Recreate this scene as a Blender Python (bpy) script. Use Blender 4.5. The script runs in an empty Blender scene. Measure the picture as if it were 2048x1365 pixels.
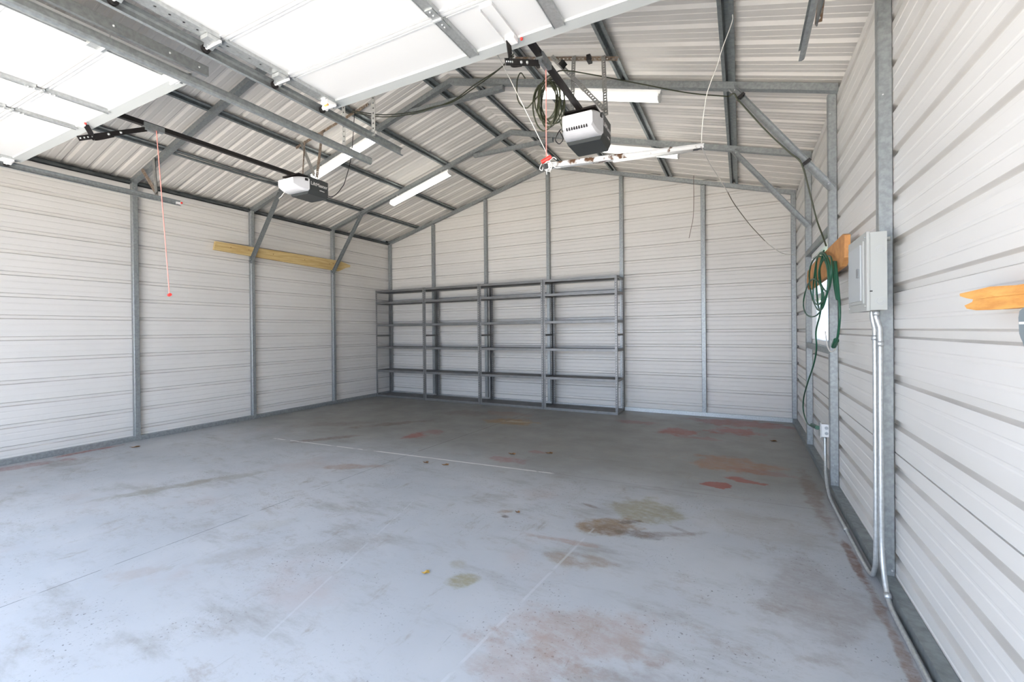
import bpy, math, random
from mathutils import Vector, Matrix
random.seed(7)
S = bpy.context.scene
COL = S.collection

# ------------------------------------------------------------------ camera, world, sun, exposure
CAM_F, YAW, PITCH, ROLL, EYE = 890.2068, 0.4754, -0.0041, 0.0096, 1.3302
_F = Vector((-math.sin(YAW) * math.cos(PITCH), math.cos(YAW) * math.cos(PITCH), math.sin(PITCH)))
_R0 = Vector((math.cos(YAW), math.sin(YAW), 0)); _U0 = _R0.cross(_F)
_R = math.cos(ROLL) * _R0 - math.sin(ROLL) * _U0
_U = math.sin(ROLL) * _R0 + math.cos(ROLL) * _U0
cd = bpy.data.cameras.new('camera'); cam = bpy.data.objects.new('camera', cd); COL.objects.link(cam)
cd.sensor_width = 36; cd.sensor_fit = 'HORIZONTAL'; cd.lens = CAM_F * 36 / 2048
cd.shift_y = -16.87 / 2048; cd.clip_start = 0.02; cd.clip_end = 200
m = Matrix((_R, _U, -_F)).transposed().to_4x4(); m.translation = Vector((0, 0, EYE)); cam.matrix_world = m
S.camera = cam

w = bpy.data.worlds.new('sky'); S.world = w; w.use_nodes = True
bg = w.node_tree.nodes['Background']; bg.inputs[0].default_value = (0.62, 0.76, 1.0, 1); bg.inputs[1].default_value = 4.6
sd = bpy.data.lights.new('sun', 'SUN'); so = bpy.data.objects.new('sun', sd); COL.objects.link(so)
sd.energy = 40.0; sd.angle = 0.009; sd.color = (1.0, 0.91, 0.80)
so.rotation_euler = Vector((-0.8, 0.25, 1.2)).to_track_quat('Z', 'Y').to_euler(); so.location = (-8, 3, 12)
vs = S.view_settings
vs.view_transform = 'Standard'; vs.look = 'None'; vs.gamma = 1; vs.use_curve_mapping = False
vs.exposure = 0.75
cy = S.cycles
cy.use_denoising = True; cy.max_bounces = 10; cy.diffuse_bounces = 7; cy.glossy_bounces = 4
cy.sample_clamp_indirect = 8; cy.caustics_reflective = False; cy.caustics_refractive = False

# ------------------------------------------------------------------ materials
def mat(name, color, rough=0.5, metal=0.0, var=0.0, vscale=8.0, bump=0.0, bscale=200.0, emit=None, estr=0.0, color2=None, stretch=None, spec=None, ramp_pos=(0.35, 0.65)):
    M = bpy.data.materials.new(name); M.use_nodes = True; N = M.node_tree.nodes; L = M.node_tree.links
    b = N['Principled BSDF']
    b.inputs['Base Color'].default_value = (*color, 1); b.inputs['Roughness'].default_value = rough; b.inputs['Metallic'].default_value = metal
    if spec is not None: b.inputs['Specular IOR Level'].default_value = spec
    tc = N.new('ShaderNodeNewGeometry')
    src = tc.outputs['Position']
    if stretch:
        mp = N.new('ShaderNodeMapping'); mp.inputs['Scale'].default_value = stretch; L.new(src, mp.inputs[0]); src = mp.outputs[0]
    if var or color2:
        nz = N.new('ShaderNodeTexNoise'); nz.inputs['Scale'].default_value = vscale; nz.inputs['Detail'].default_value = 6
        L.new(src, nz.inputs['Vector'])
        rp = N.new('ShaderNodeValToRGB'); e = rp.color_ramp.elements
        e[0].position, e[1].position = ramp_pos
        c2 = color2 or tuple(c * (1 - var) for c in color)
        c1 = tuple(min(1, c * (1 + var * 0.6)) for c in color) if not color2 else color
        e[0].color = (*c2, 1); e[1].color = (*c1, 1)
        L.new(nz.outputs[0], rp.inputs[0]); L.new(rp.outputs[0], b.inputs['Base Color'])
    if bump:
        n2 = N.new('ShaderNodeTexNoise'); n2.inputs['Scale'].default_value = bscale; L.new(src, n2.inputs['Vector'])
        bp = N.new('ShaderNodeBump'); bp.inputs['Strength'].default_value = bump; bp.inputs['Distance'].default_value = 0.002
        L.new(n2.outputs[0], bp.inputs['Height']); L.new(bp.outputs[0], b.inputs['Normal'])
    if emit:
        b.inputs['Emission Color'].default_value = (*emit, 1); b.inputs['Emission Strength'].default_value = estr
    return M

WALLM = mat('painted_wall_sheet', (0.70, 0.675, 0.635), 0.34, var=0.03, vscale=1.3)
ROOFM = mat('painted_roof_sheet', (0.77, 0.73, 0.675), 0.36, var=0.03, vscale=1.0)
GALV = mat('galvanized_steel', (0.33, 0.35, 0.35), 0.42, 0.55, var=0.16, vscale=45)
GALVD = mat('aged_galvanized_steel', (0.27, 0.295, 0.295), 0.45, 0.6, var=0.2, vscale=25)
GALVB = mat('bright_zinc', (0.50, 0.515, 0.51), 0.38, 0.6, var=0.12, vscale=60)
RUSTY = mat('weathered_perforated_steel', (0.42, 0.36, 0.30), 0.55, 0.35, var=0.3, vscale=40, color2=(0.24, 0.15, 0.09))
PERF = mat('perforated_zinc', (0.45, 0.45, 0.43), 0.45, 0.5, var=0.15, vscale=40)
SHELFM = mat('gray_shelf_paint', (0.21, 0.208, 0.204), 0.38, 0.35, var=0.12, vscale=10)
SHELFB = mat('gray_shelf_deck', (0.15, 0.145, 0.14), 0.6, 0.0, var=0.2, vscale=6)
DOORM = mat('white_door_paint', (0.66, 0.66, 0.655), 0.4)
DOORE = mat('door_edge_rail_paint', (0.50, 0.52, 0.51), 0.35, 0.2)
BLACK = mat('black_plastic', (0.018, 0.016, 0.016), 0.4)
BLACKM = mat('black_painted_steel', (0.014, 0.011, 0.010), 0.5, 0.0)
CHAR = mat('charcoal_plastic', (0.05, 0.055, 0.055), 0.45)
LENS = mat('white_lens_plastic', (0.78, 0.78, 0.80), 0.35, var=0.03, vscale=12)
WHITE = mat('white_enamel', (0.8, 0.8, 0.78), 0.4)
LAMP = mat('lit_tube', (1, 1, 1), 0.4, emit=(1.0, 0.985, 0.93), estr=2.4)
RUSTW = mat('rusty_white_enamel', (0.92, 0.91, 0.88), 0.5, color2=(0.16, 0.08, 0.04), vscale=8.0, ramp_pos=(0.37, 0.41))
RED = mat('red_plastic', (0.75, 0.03, 0.02), 0.4)
PINK = mat('faded_red_cord', (0.75, 0.28, 0.24), 0.7)
WCORD = mat('white_cord', (0.75, 0.72, 0.67), 0.6)
BCORD = mat('brown_wire', (0.14, 0.10, 0.07), 0.5)
GCORD = mat('green_cord', (0.012, 0.085, 0.045), 0.4)
OCORD = mat('olive_cord', (0.045, 0.05, 0.025), 0.45)
PANELM = mat('gray_panel_enamel', (0.40, 0.405, 0.38), 0.4)
PANELD = mat('gray_panel_door_enamel', (0.43, 0.45, 0.45), 0.4)
PINE = mat('yellow_pine_board', (0.68, 0.52, 0.24), 0.6, color2=(0.52, 0.34, 0.13), vscale=3.5, stretch=(14, 1.0, 14))
OSB = mat('orange_wood', (0.62, 0.30, 0.10), 0.65, color2=(0.48, 0.21, 0.065), vscale=18, bump=0.6, bscale=120)
ORANGEW = mat('split_orange_lumber', (0.86, 0.44, 0.12), 0.6, color2=(0.66, 0.29, 0.07), vscale=9, stretch=(6, 1, 6), bump=0.5, bscale=60)
GRAYP = mat('gray_hook_plastic', (0.2, 0.23, 0.24), 0.45)
VINYL = mat('white_window_vinyl', (0.8, 0.8, 0.78), 0.4)
CONC = mat('driveway_concrete', (0.56, 0.54, 0.50), 0.85, var=0.08, vscale=2)
LEAF = mat('dry_leaf', (0.25, 0.13, 0.05), 0.8, color2=(0.12, 0.06, 0.03), vscale=60)
LEAFY = mat('yellow_leaf', (0.45, 0.28, 0.06), 0.8)
TINW = mat('label_white', (0.85, 0.84, 0.82), 0.5)
DARKR = mat('shade_darkened_rail', (0.09, 0.10, 0.10), 0.5, 0.5, var=0.3, vscale=12)  # steel colour darkened to paint in the shade under the eave
GRASS = mat('grass_green', (0.16, 0.22, 0.07), 0.9, var=0.3, vscale=3)
GL = bpy.data.materials.new('window_glass'); GL.use_nodes = True
_b = GL.node_tree.nodes['Principled BSDF']; _b.inputs['Transmission Weight'].default_value = 1; _b.inputs['Roughness'].default_value = 0.02
_b.inputs['IOR'].default_value = 1.1

def rib_dirt_shade(M, phase):  # dirt on rib ledges, with groove shade painted along both rib edges
    N = M.node_tree.nodes; L = M.node_tree.links; b = N['Principled BSDF']
    old = b.inputs['Base Color'].links[0].from_socket
    g = N.new('ShaderNodeNewGeometry'); sp = N.new('ShaderNodeSeparateXYZ'); L.new(g.outputs['Position'], sp.inputs[0])
    def mth(op, a, c=0.0):
        x = N.new('ShaderNodeMath'); x.operation = op
        for i, v in enumerate((a, c)):
            if isinstance(v, (int, float)): x.inputs[i].default_value = v
            else: L.new(v, x.inputs[i])
        return x.outputs[0]
    nz = N.new('ShaderNodeTexNoise'); nz.inputs['Scale'].default_value = 2.2; nz.inputs['Detail'].default_value = 5; L.new(g.outputs['Position'], nz.inputs['Vector'])
    cur = old
    for off, wd, st in ((-0.0195, 0.0060, 0.42), (0.0195, 0.0045, 0.28)):
        t = mth('PINGPONG', mth('SUBTRACT', sp.outputs[2], phase + off), 0.1143)
        r_ = N.new('ShaderNodeMapRange'); r_.inputs['From Min'].default_value = wd; r_.inputs['From Max'].default_value = wd * 0.55; L.new(t, r_.inputs['Value'])
        k = N.new('ShaderNodeMapRange'); k.inputs['From Min'].default_value = 0.32; k.inputs['From Max'].default_value = 0.62; k.inputs['To Min'].default_value = 0.35; L.new(nz.outputs[0], k.inputs['Value'])
        mx = N.new('ShaderNodeMix'); mx.data_type = 'RGBA'; L.new(mth('MULTIPLY', mth('MULTIPLY', r_.outputs[0], k.outputs[0]), st), mx.inputs[0]); L.new(cur, mx.inputs[6]); mx.inputs[7].default_value = (0.24, 0.21, 0.175, 1); cur = mx.outputs[2]
    L.new(cur, b.inputs['Base Color'])
rib_dirt_shade(WALLM, 0.155)

def floor_mat():
    M = bpy.data.materials.new('painted_slab'); M.use_nodes = True; N = M.node_tree.nodes; L = M.node_tree.links
    b = N['Principled BSDF']; b.inputs['Roughness'].default_value = 0.5
    g = N.new('ShaderNodeNewGeometry'); P = g.outputs['Position']
    def noise(scale, detail=5, stretch=None, rot=0, rough=0.6):
        mp = N.new('ShaderNodeMapping'); L.new(P, mp.inputs[0])
        if stretch: mp.inputs['Scale'].default_value = (*stretch, 1)
        mp.inputs['Rotation'].default_value = (0, 0, rot)
        n = N.new('ShaderNodeTexNoise'); n.inputs['Scale'].default_value = scale; n.inputs['Detail'].default_value = detail
        n.inputs['Roughness'].default_value = rough; L.new(mp.outputs[0], n.inputs['Vector']); return n
    def mth(op, a, c=None, clamp=False):
        x = N.new('ShaderNodeMath'); x.operation = op; x.use_clamp = clamp
        for i, v in enumerate((a, c)):
            if v is None: continue
            if isinstance(v, (int, float)): x.inputs[i].default_value = v
            else: L.new(v, x.inputs[i])
        return x.outputs[0]
    def ramp(v, lo, hi):
        r = N.new('ShaderNodeMapRange'); r.interpolation_type = 'SMOOTHSTEP'
        r.inputs['From Min'].default_value = lo; r.inputs['From Max'].default_value = hi
        L.new(v, r.inputs['Value']); return r.outputs[0]
    def mix(fac, a, col, mode='MIX'):
        x = N.new('ShaderNodeMix'); x.data_type = 'RGBA'; x.blend_type = mode
        if isinstance(fac, (int, float)): x.inputs[0].default_value = fac
        else: L.new(fac, x.inputs[0])
        if isinstance(a, tuple): x.inputs[6].default_value = (*a, 1)
        else: L.new(a, x.inputs[6])
        if isinstance(col, tuple): x.inputs[7].default_value = (*col, 1)
        else: L.new(col, x.inputs[7])
        return x.outputs[2]
    big = ramp(noise(0.7, 4).outputs[0], 0.35, 0.65)
    c = mix(big, (0.37, 0.385, 0.405), (0.42, 0.43, 0.445))
    sm = ramp(noise(1.4, 8, (1.0, 2.6), 0.35, 0.7).outputs[0], 0.5, 0.72)
    c = mix(mth('MULTIPLY', sm, 0.7), c, (0.235, 0.225, 0.205))
    sm2 = ramp(noise(2.7, 8, (2.2, 0.8), 0.2, 0.75).outputs[0], 0.57, 0.72)
    c = mix(mth('MULTIPLY', sm2, 0.75), c, (0.255, 0.225, 0.19))
    pk = ramp(noise(1.1, 6).outputs[0], 0.56, 0.72)
    c = mix(mth('MULTIPLY', pk, 0.45), c, (0.36, 0.285, 0.26))
    # fine wear specks, in clusters
    sp = ramp(noise(60, 4, None, 0, 0.6).outputs[0], 0.60, 0.68)
    cl = ramp(noise(1.9, 6).outputs[0], 0.44, 0.62)
    c = mix(mth('MULTIPLY', mth('MULTIPLY', sp, cl), 0.85), c, (0.10, 0.085, 0.075))
    scr = ramp(noise(9, 6, (7, 0.7), 0.5).outputs[0], 0.66, 0.76)
    c = mix(mth('MULTIPLY', scr, 0.5), c, (0.17, 0.16, 0.15))
    # back slab: light falloff from the doors painted in, plus a barer, dirtier tone
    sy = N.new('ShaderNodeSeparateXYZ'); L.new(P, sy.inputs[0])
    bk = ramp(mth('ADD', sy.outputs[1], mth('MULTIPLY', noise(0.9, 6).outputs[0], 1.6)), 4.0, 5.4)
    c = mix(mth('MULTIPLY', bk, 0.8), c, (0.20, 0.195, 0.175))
    m5 = ramp(noise(4.5, 9, (1.0, 1.7), 0.4, 0.8).outputs[0], 0.5, 0.66)
    c = mix(mth('MULTIPLY', mth('MULTIPLY', m5, ramp(noise(0.8, 4).outputs[0], 0.38, 0.6)), 0.6), c, (0.26, 0.225, 0.195))
    edge = noise(5, 7, None, 0, 0.65).outputs[0]
    tex = ramp(noise(11, 9, (1.0, 1.9), 0.5, 0.8).outputs[0], 0.36, 0.60)
    def blob(cx, cy_, rx, ry, ang, col, s, hard=0.5, box=False, wob=1.05, tx=True):
        mp = N.new('ShaderNodeMapping'); mp.vector_type = 'TEXTURE'
        mp.inputs['Location'].default_value = (cx, cy_, 0); mp.inputs['Rotation'].default_value = (0, 0, ang)
        mp.inputs['Scale'].default_value = (rx, ry, 1000); L.new(P, mp.inputs[0])
        nonlocal c
        if box:
            sx = N.new('ShaderNodeSeparateXYZ'); L.new(mp.outputs[0], sx.inputs[0])
            d = mth('MAXIMUM', mth('ABSOLUTE', sx.outputs[0]), mth('ABSOLUTE', sx.outputs[1]))
            f = ramp(d, 1.0, 0.75)
        else:
            ln = N.new('ShaderNodeVectorMath'); ln.operation = 'LENGTH'; L.new(mp.outputs[0], ln.inputs[0])
            d = mth('ADD', ln.outputs['Value'], mth('MULTIPLY', mth('SUBTRACT', edge, 0.5), wob * 2.2))
            f = ramp(d, 1.0, 1.0 - hard)
        if tx: f = mth('MULTIPLY', f, mth('ADD', mth('MULTIPLY', tex, 0.55), 0.45))
        c = mix(mth('MULTIPLY', f, s), c, col)
    TAN, BRN, REDC, YEL, DRK, ORG = (0.22, 0.15, 0.085), (0.14, 0.095, 0.062), (0.27, 0.075, 0.055), (0.235, 0.21, 0.12), (0.085, 0.065, 0.052), (0.28, 0.155, 0.09)
    blob(-0.62, 3.36, 0.30, 0.27, 0.3, YEL, 0.8)
    blob(-0.80, 2.97, 0.27, 0.16, 0.45, TAN, 0.95); blob(-0.78, 2.93, 0.17, 0.10, 0.5, BRN, 0.6)
    blob(-0.60, 2.94, 0.17, 0.07, 0.1, DRK, 0.55); blob(-0.70, 3.09, 0.10, 0.035, 0.6, DRK, 0.8)
    blob(-0.44, 3.02, 0.27, 0.05, 0.5, BRN, 0.5); blob(-0.36, 3.12, 0.10, 0.03, -0.4, BRN, 0.5)
    blob(-1.00, 2.64, 0.32, 0.035, 0.1, ORG, 0.5); blob(-0.9, 2.42, 0.17, 0.09, 0, TAN, 0.6); blob(-0.75, 2.5, 0.14, 0.07, 0, TAN, 0.55)
    blob(-1.02, 3.25, 0.09, 0.025, -0.3, BRN, 0.6)
    blob(-3.72, 4.48, 0.16, 0.20, 0, REDC, 0.95); blob(-3.60, 4.75, 0.2, 0.14, 0, REDC, 0.5)
    blob(-0.70, 6.10, 0.34, 0.24, 0, REDC, 1.0); blob(-0.08, 6.42, 0.36, 0.28, 0, REDC, 1.0); blob(-0.45, 5.85, 0.28, 0.1, 0, REDC, 0.5)
    blob(0.0, 7.0, 0.85, 0.30, 0, REDC, 0.8); blob(-1.36, 6.48, 0.35, 0.14, 0, REDC, 0.5); blob(-0.1, 4.85, 0.48, 0.32, 0, ORG, 0.95); blob(0.2, 4.7, 0.3, 0.12, 0, REDC, 0.4)
    blob(-0.17, 4.16, 0.15, 0.10, 0.5, REDC, 0.95, tx=False, hard=0.2); blob(0.03, 4.36, 0.20, 0.06, -0.2, REDC, 0.9, tx=False, hard=0.2); blob(-0.06, 4.42, 0.1, 0.05, 0.3, REDC, 0.8, tx=False)
    blob(-2.98, 5.78, 0.46, 0.26, 0.1, (0.30, 0.19, 0.08), 1.0); blob(-2.95, 5.80, 0.3, 0.07, 0.2, (0.50, 0.46, 0.36), 0.7)
    blob(-3.35, 6.3, 0.5, 0.25, 0, ORG, 0.45); blob(-4.0, 6.1, 0.45, 0.3, 0, BRN, 0.45)
    blob(-4.60, 3.9, 0.5, 0.10, 0.9, BRN, 0.75); blob(-4.50, 4.9, 0.7, 0.13, 0.9, BRN, 0.7); blob(-5.2, 4.6, 0.7, 0.2, 0.6, BRN, 0.35)
    blob(-4.42, 2.05, 0.5, 0.09, 1.15, (0.25, 0.235, 0.20), 0.85); blob(-4.20, 2.45, 0.35, 0.08, 1.1, (0.25, 0.23, 0.2), 0.6)
    blob(-3.44, 3.18, 0.42, 0.10, 0.5, ORG, 0.6); blob(-2.13, 4.05, 0.22, 0.13, 0, REDC, 0.5); blob(-2.0, 4.45, 0.12, 0.08, 0, REDC, 0.5)
    blob(-6.5, 1.72, 0.45, 0.12, 1.3, REDC, 0.55); blob(-6.64, 2.3, 0.06, 0.4, 0, REDC, 0.8); blob(-6.2, 2.0, 0.3, 0.15, 1.2, BRN, 0.4)
    blob(-1.32, 1.98, 0.10, 0.085, 0, YEL, 0.85); blob(-1.45, 2.1, 0.07, 0.05, 0, YEL, 0.45)
    blob(-0.62, 1.85, 0.45, 0.22, 0.4, ORG, 0.42); blob(-0.35, 1.5, 0.4, 0.35, 0, BRN, 0.32); blob(-0.8, 1.6, 0.25, 0.2, 0, ORG, 0.3)
    blob(-1.55, 2.88, 0.08, 0.05, 0.4, TAN, 0.7); blob(-1.51, 2.80, 0.04, 0.03, 0, DRK, 0.8)
    blob(0.1, 3.4, 0.45, 0.3, 0, (0.3, 0.28, 0.25), 0.4); blob(0.3, 2.6, 0.3, 0.5, 0, BRN, 0.35); blob(0.56, 3.1, 0.035, 0.35, 0, (0.14, 0.06, 0.03), 0.85)
    blob(0.575, 2.2, 0.03, 1.0, 0, (0.16, 0.08, 0.04), 0.7); blob(0.50, 4.2, 0.08, 0.8, 0, (0.16, 0.09, 0.05), 0.6); blob(-2.3, 1.9, 0.35, 0.12, 0.9, (0.3, 0.29, 0.28), 0.5); blob(-2.7, 1.6, 0.3, 0.1, 0.8, (0.3, 0.28, 0.26), 0.5)
    blob(-3.0, 1.25, 0.2, 0.08, 0.7, (0.33, 0.29, 0.27), 0.55); blob(-2.9, 2.0, 0.25, 0.1, 0.8, (0.34, 0.33, 0.30), 0.4)
    def line(x0, y0, x1, y1, wd, col, s, brk=True):
        nonlocal c
        ln = math.hypot(x1 - x0, y1 - y0)
        mp = N.new('ShaderNodeMapping'); mp.vector_type = 'TEXTURE'
        mp.inputs['Location'].default_value = ((x0 + x1) / 2, (y0 + y1) / 2, 0); mp.inputs['Rotation'].default_value = (0, 0, math.atan2(y1 - y0, x1 - x0))
        mp.inputs['Scale'].default_value = (ln / 2, wd, 1000); L.new(P, mp.inputs[0])
        sx = N.new('ShaderNodeSeparateXYZ'); L.new(mp.outputs[0], sx.inputs[0])
        f = mth('MULTIPLY', ramp(mth('ABSOLUTE', sx.outputs[0]), 1.0, 0.97), ramp(mth('ABSOLUTE', sx.outputs[1]), 1.0, 0.6))
        if brk: f = mth('MULTIPLY', f, ramp(noise(6, 3).outputs[0], 0.38, 0.5))
        c = mix(mth('MULTIPLY', f, s), c, col)
    line(-3.0, 7.3, -3.20, 3.88, 0.007, (0.12, 0.11, 0.10), 0.9, False); line(-3.20, 3.88, -3.24, -0.3, 0.005, (0.12, 0.12, 0.12), 0.75)
    line(-5.28, 3.607, -1.54, 3.843, 0.012, (0.72, 0.71, 0.68), 0.95); line(-3.6, 3.72, -1.8, 3.827, 0.011, (0.74, 0.73, 0.70), 0.8, False)
    line(-1.54, 3.843, 0.62, 3.91, 0.005, (0.20, 0.19, 0.18), 0.7, False); line(-6.7, 3.5, -5.28, 3.6, 0.004, (0.25, 0.25, 0.25), 0.6)
    line(-2.30, 2.75, -1.85, 1.2, 0.008, (0.48, 0.50, 0.52), 0.35); line(-0.885, 2.9, -1.03, 1.2, 0.009, (0.50, 0.52, 0.54), 0.4)
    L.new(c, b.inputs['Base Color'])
    rr = ramp(noise(3, 5).outputs[0], 0.3, 0.7); L.new(mth('ADD', mth('MULTIPLY', rr, 0.14), 0.40), b.inputs['Roughness'])
    bp = N.new('ShaderNodeBump'); bp.inputs['Strength'].default_value = 0.15; bp.inputs['Distance'].default_value = 0.003
    L.new(noise(30, 5).outputs[0], bp.inputs['Height']); L.new(bp.outputs[0], b.inputs['Normal'])
    return M
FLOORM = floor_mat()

# ------------------------------------------------------------------ mesh helpers
V = Vector
class MB:
    def __init__(s): s.v = []; s.f = []
    def add(s, vs_, fs): o = len(s.v); s.v += [V(p) for p in vs_]; s.f += [tuple(i + o for i in f) for f in fs]; return s
    def box(s, x0, x1, y0, y1, z0, z1):
        return s.add([(x, y, z) for x in (x0, x1) for y in (y0, y1) for z in (z0, z1)],
                     [(0, 1, 3, 2), (4, 6, 7, 5), (0, 4, 5, 1), (2, 3, 7, 6), (0, 2, 6, 4), (1, 5, 7, 3)])
    def frame(s, p0, p1, up):
        d = (V(p1) - V(p0)).normalized(); a = d.cross(V(up)).normalized(); return d, a, a.cross(d).normalized()
    def prof(s, p0, p1, pts, up=(0, 0, 1), closed=True):
        """extrude 2-D outline pts (side, up) from p0 to p1"""
        d, a, b = s.frame(p0, p1, up); n = len(pts); o = []
        for p in (V(p0), V(p1)): o += [p + a * x + b * y for x, y in pts]
        fs = [(i, (i + 1) % n, (i + 1) % n + n, i + n) for i in range(n if closed else n - 1)]
        if closed: fs += [tuple(range(n))[::-1], tuple(range(n, 2 * n))]
        return s.add(o, fs)
    def beam(s, p0, p1, w_, h_, up=(0, 0, 1), r=0.0):
        w_ /= 2; h_ /= 2
        if r <= 0: pts = [(-w_, -h_), (w_, -h_), (w_, h_), (-w_, h_)]
        else: pts = [(-w_ + r, -h_), (w_ - r, -h_), (w_, -h_ + r), (w_, h_ - r), (w_ - r, h_), (-w_ + r, h_), (-w_, h_ - r), (-w_, -h_ + r)]
        return s.prof(p0, p1, pts, up)
    def tube(s, pts, r, n=8):
        pts = [V(p) for p in pts]; o = []; k = len(pts); a = None
        for i, p in enumerate(pts):
            d = (pts[min(i + 1, k - 1)] - pts[max(i - 1, 0)]).normalized()
            if a is None: a = d.orthogonal().normalized()
            a = (a - d * a.dot(d)).normalized(); b = d.cross(a)
            o += [p + (a * math.cos(t) + b * math.sin(t)) * r for t in (2 * math.pi * j / n for j in range(n))]
        fs = [(i * n + j, i * n + (j + 1) % n, (i + 1) * n + (j + 1) % n, (i + 1) * n + j) for i in range(k - 1) for j in range(n)]
        fs += [tuple(range(n))[::-1], tuple(range((k - 1) * n, k * n))]
        return s.add(o, fs)
    def ball(s, c, r, n=8):
        c = V(c); o = [c + V((0, 0, r))]; 
        for i in range(1, n // 2):
            t = math.pi * i / (n // 2)
            o += [c + V((math.sin(t) * math.cos(q), math.sin(t) * math.sin(q), math.cos(t))) * r for q in (2 * math.pi * j / n for j in range(n))]
        o.append(c - V((0, 0, r))); L_ = len(o) - 1; R_ = n // 2 - 1
        fs = [(0, 1 + j, 1 + (j + 1) % n) for j in range(n)] + [(L_, 1 + (R_ - 1) * n + (j + 1) % n, 1 + (R_ - 1) * n + j) for j in range(n)]
        fs += [(1 + i * n + j, 1 + (i + 1) * n + j, 1 + (i + 1) * n + (j + 1) % n, 1 + i * n + (j + 1) % n) for i in range(R_ - 1) for j in range(n)]
        return s.add(o, fs)
    def perf(s, p0, p1, a, b, wa, pitch=0.038, hr=0.0075):
        """one perforated flange: strip from p0 to p1, width wa along unit vector a (real holes, 2 mm thick)"""
        p0, p1, a = V(p0), V(p1), V(a).normalized(); d = (p1 - p0); ln = d.length; d = d / ln
        a = (a - d * a.dot(d)).normalized(); nrm = d.cross(a) * 0.001
        n = max(1, round(ln / pitch)); st = ln / n
        for i in range(n):
            for sg in (1, -1):
                c = p0 + d * (i + 0.5) * st + a * wa / 2 + nrm * sg
                out = [c + d * x * st / 2 + a * y * wa / 2 for x, y in ((-1, -1), (0, -1), (1, -1), (1, 0), (1, 1), (0, 1), (-1, 1), (-1, 0))]
                inn = [c + (d * math.cos(t) + a * math.sin(t)) * hr for t in (math.pi * (5 / 4 + q / 4) for q in range(8))]
                fs = [(j, (j + 1) % 8, 8 + (j + 1) % 8, 8 + j) for j in range(8)]
                if sg < 0: fs = [f[::-1] for f in fs]
                s.add(out + inn, fs)
        return s
    def angle(s, p0, p1, a, b, wa=0.038, wb=0.038, **k):
        s.perf(p0, p1, a, b, wa, **k); s.perf(p0, p1, b, a, wb, **k); return s
    def build(s, name, m_, parent=None, origin=None, smooth=False):
        if origin is None:
            if parent is not None: origin = parent.get('_o', (0, 0, 0))
            else:
                xs = [p.x for p in s.v]; ys = [p.y for p in s.v]; zs = [p.z for p in s.v]
                origin = ((min(xs) + max(xs)) / 2, (min(ys) + max(ys)) / 2, min(zs))
        o = V(origin); me = bpy.data.meshes.new(name)
        me.from_pydata([p - o for p in s.v], [], s.f)
        me.materials.append(m_)
        if smooth:
            for p in me.polygons: p.use_smooth = True
        ob = bpy.data.objects.new(name, me); COL.objects.link(ob)
        if parent is not None:
            ob.parent = parent; ob['_o'] = list(o)
            po = V(parent.get('_o', (0, 0, 0))); ob.location = o - po
        else: ob.location = o; ob['_o'] = list(o)
        return ob
def tag(o, label=None, cat=None, group=None, kind=None):
    for k, v_ in (('label', label), ('category', cat), ('group', group), ('kind', kind)):
        if v_: o[k] = v_
    return o
def thing(name, loc, label, cat, group=None):
    o = bpy.data.objects.new(name, None); o.empty_display_size = 0.1; COL.objects.link(o); o.location = loc; o['_o'] = list(loc)
    return tag(o, label, cat, group)
def copy_tree(o, parent=None):
    c = o.copy(); COL.objects.link(c); c.parent = parent
    for ch in list(o.children): copy_tree(ch, c)
    return c
def spline(pts, n=6):
    """smooth curve through pts"""
    P_ = [V(p) for p in pts]; out = []
    Q = [P_[0] * 2 - P_[1]] + P_ + [P_[-1] * 2 - P_[-2]]
    for i in range(1, len(Q) - 2):
        for k in range(n):
            t = k / n; a, b_, c_, d_ = Q[i - 1], Q[i], Q[i + 1], Q[i + 2]
            out.append(0.5 * ((2 * b_) + (c_ - a) * t + (2 * a - 5 * b_ + 4 * c_ - d_) * t * t + (3 * b_ - a - 3 * c_ + d_) * t ** 3))
    out.append(P_[-1]); return out

# ------------------------------------------------------------------ dimensions
XL, XR, YB, YF = -6.78, 0.6925, 7.408, -0.35
RX, RZ, ML, MR = -3.0, 4.22, 0.267, 0.278
def under(x, o=0.0): return RZ + o - (ML * (RX - x) if x < RX else MR * (x - RX))
T = 0.060            # tube size
SH = 0.098           # roof sheet above rafter underside
PITCH_R = 0.2286

# ribbed sheet profile: returns (u, depth) pairs; depth goes outward from the room
def ribs(u0, u1, phase, h=0.024, minor=0.0025, laps=(), a_=0.024, b_=0.015):
    pts = {}
    k0 = math.floor((u0 - phase) / PITCH_R) - 1; k1 = math.ceil((u1 - phase) / PITCH_R) + 1
    seq = []
    for k in range(k0, k1 + 1):
        c = phase + k * PITCH_R
        seq += [(c - a_, 0), (c - b_, h), (c + b_, h), (c + a_, 0)]
        for q in (0.078, 0.150):
            seq += [(c + q - 0.010, 0), (c + q - 0.005, minor), (c + q + 0.005, minor), (c + q + 0.010, 0)]
    for z in laps:
        seq = [p for p in seq if abs(p[0] - z) > 0.014] + [(z - 0.0035, 0), (z - 0.003, 0.03), (z + 0.003, 0.03), (z + 0.0035, 0)]
    seq.sort(key=lambda p: p[0])
    seq = [p for p in seq if u0 < p[0] < u1]
    return [(u0, 0)] + seq + [(u1, 0)]
def sheet(mb, rows):
    """rows: list of (pA, pB)"""
    o = []; fs = []
    for i, (a, b_) in enumerate(rows):
        o += [a, b_]
        if i: fs.append((2 * i - 2, 2 * i - 1, 2 * i + 1, 2 * i))
    mb.add(o, fs)

RIBZ = 0.155
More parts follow.
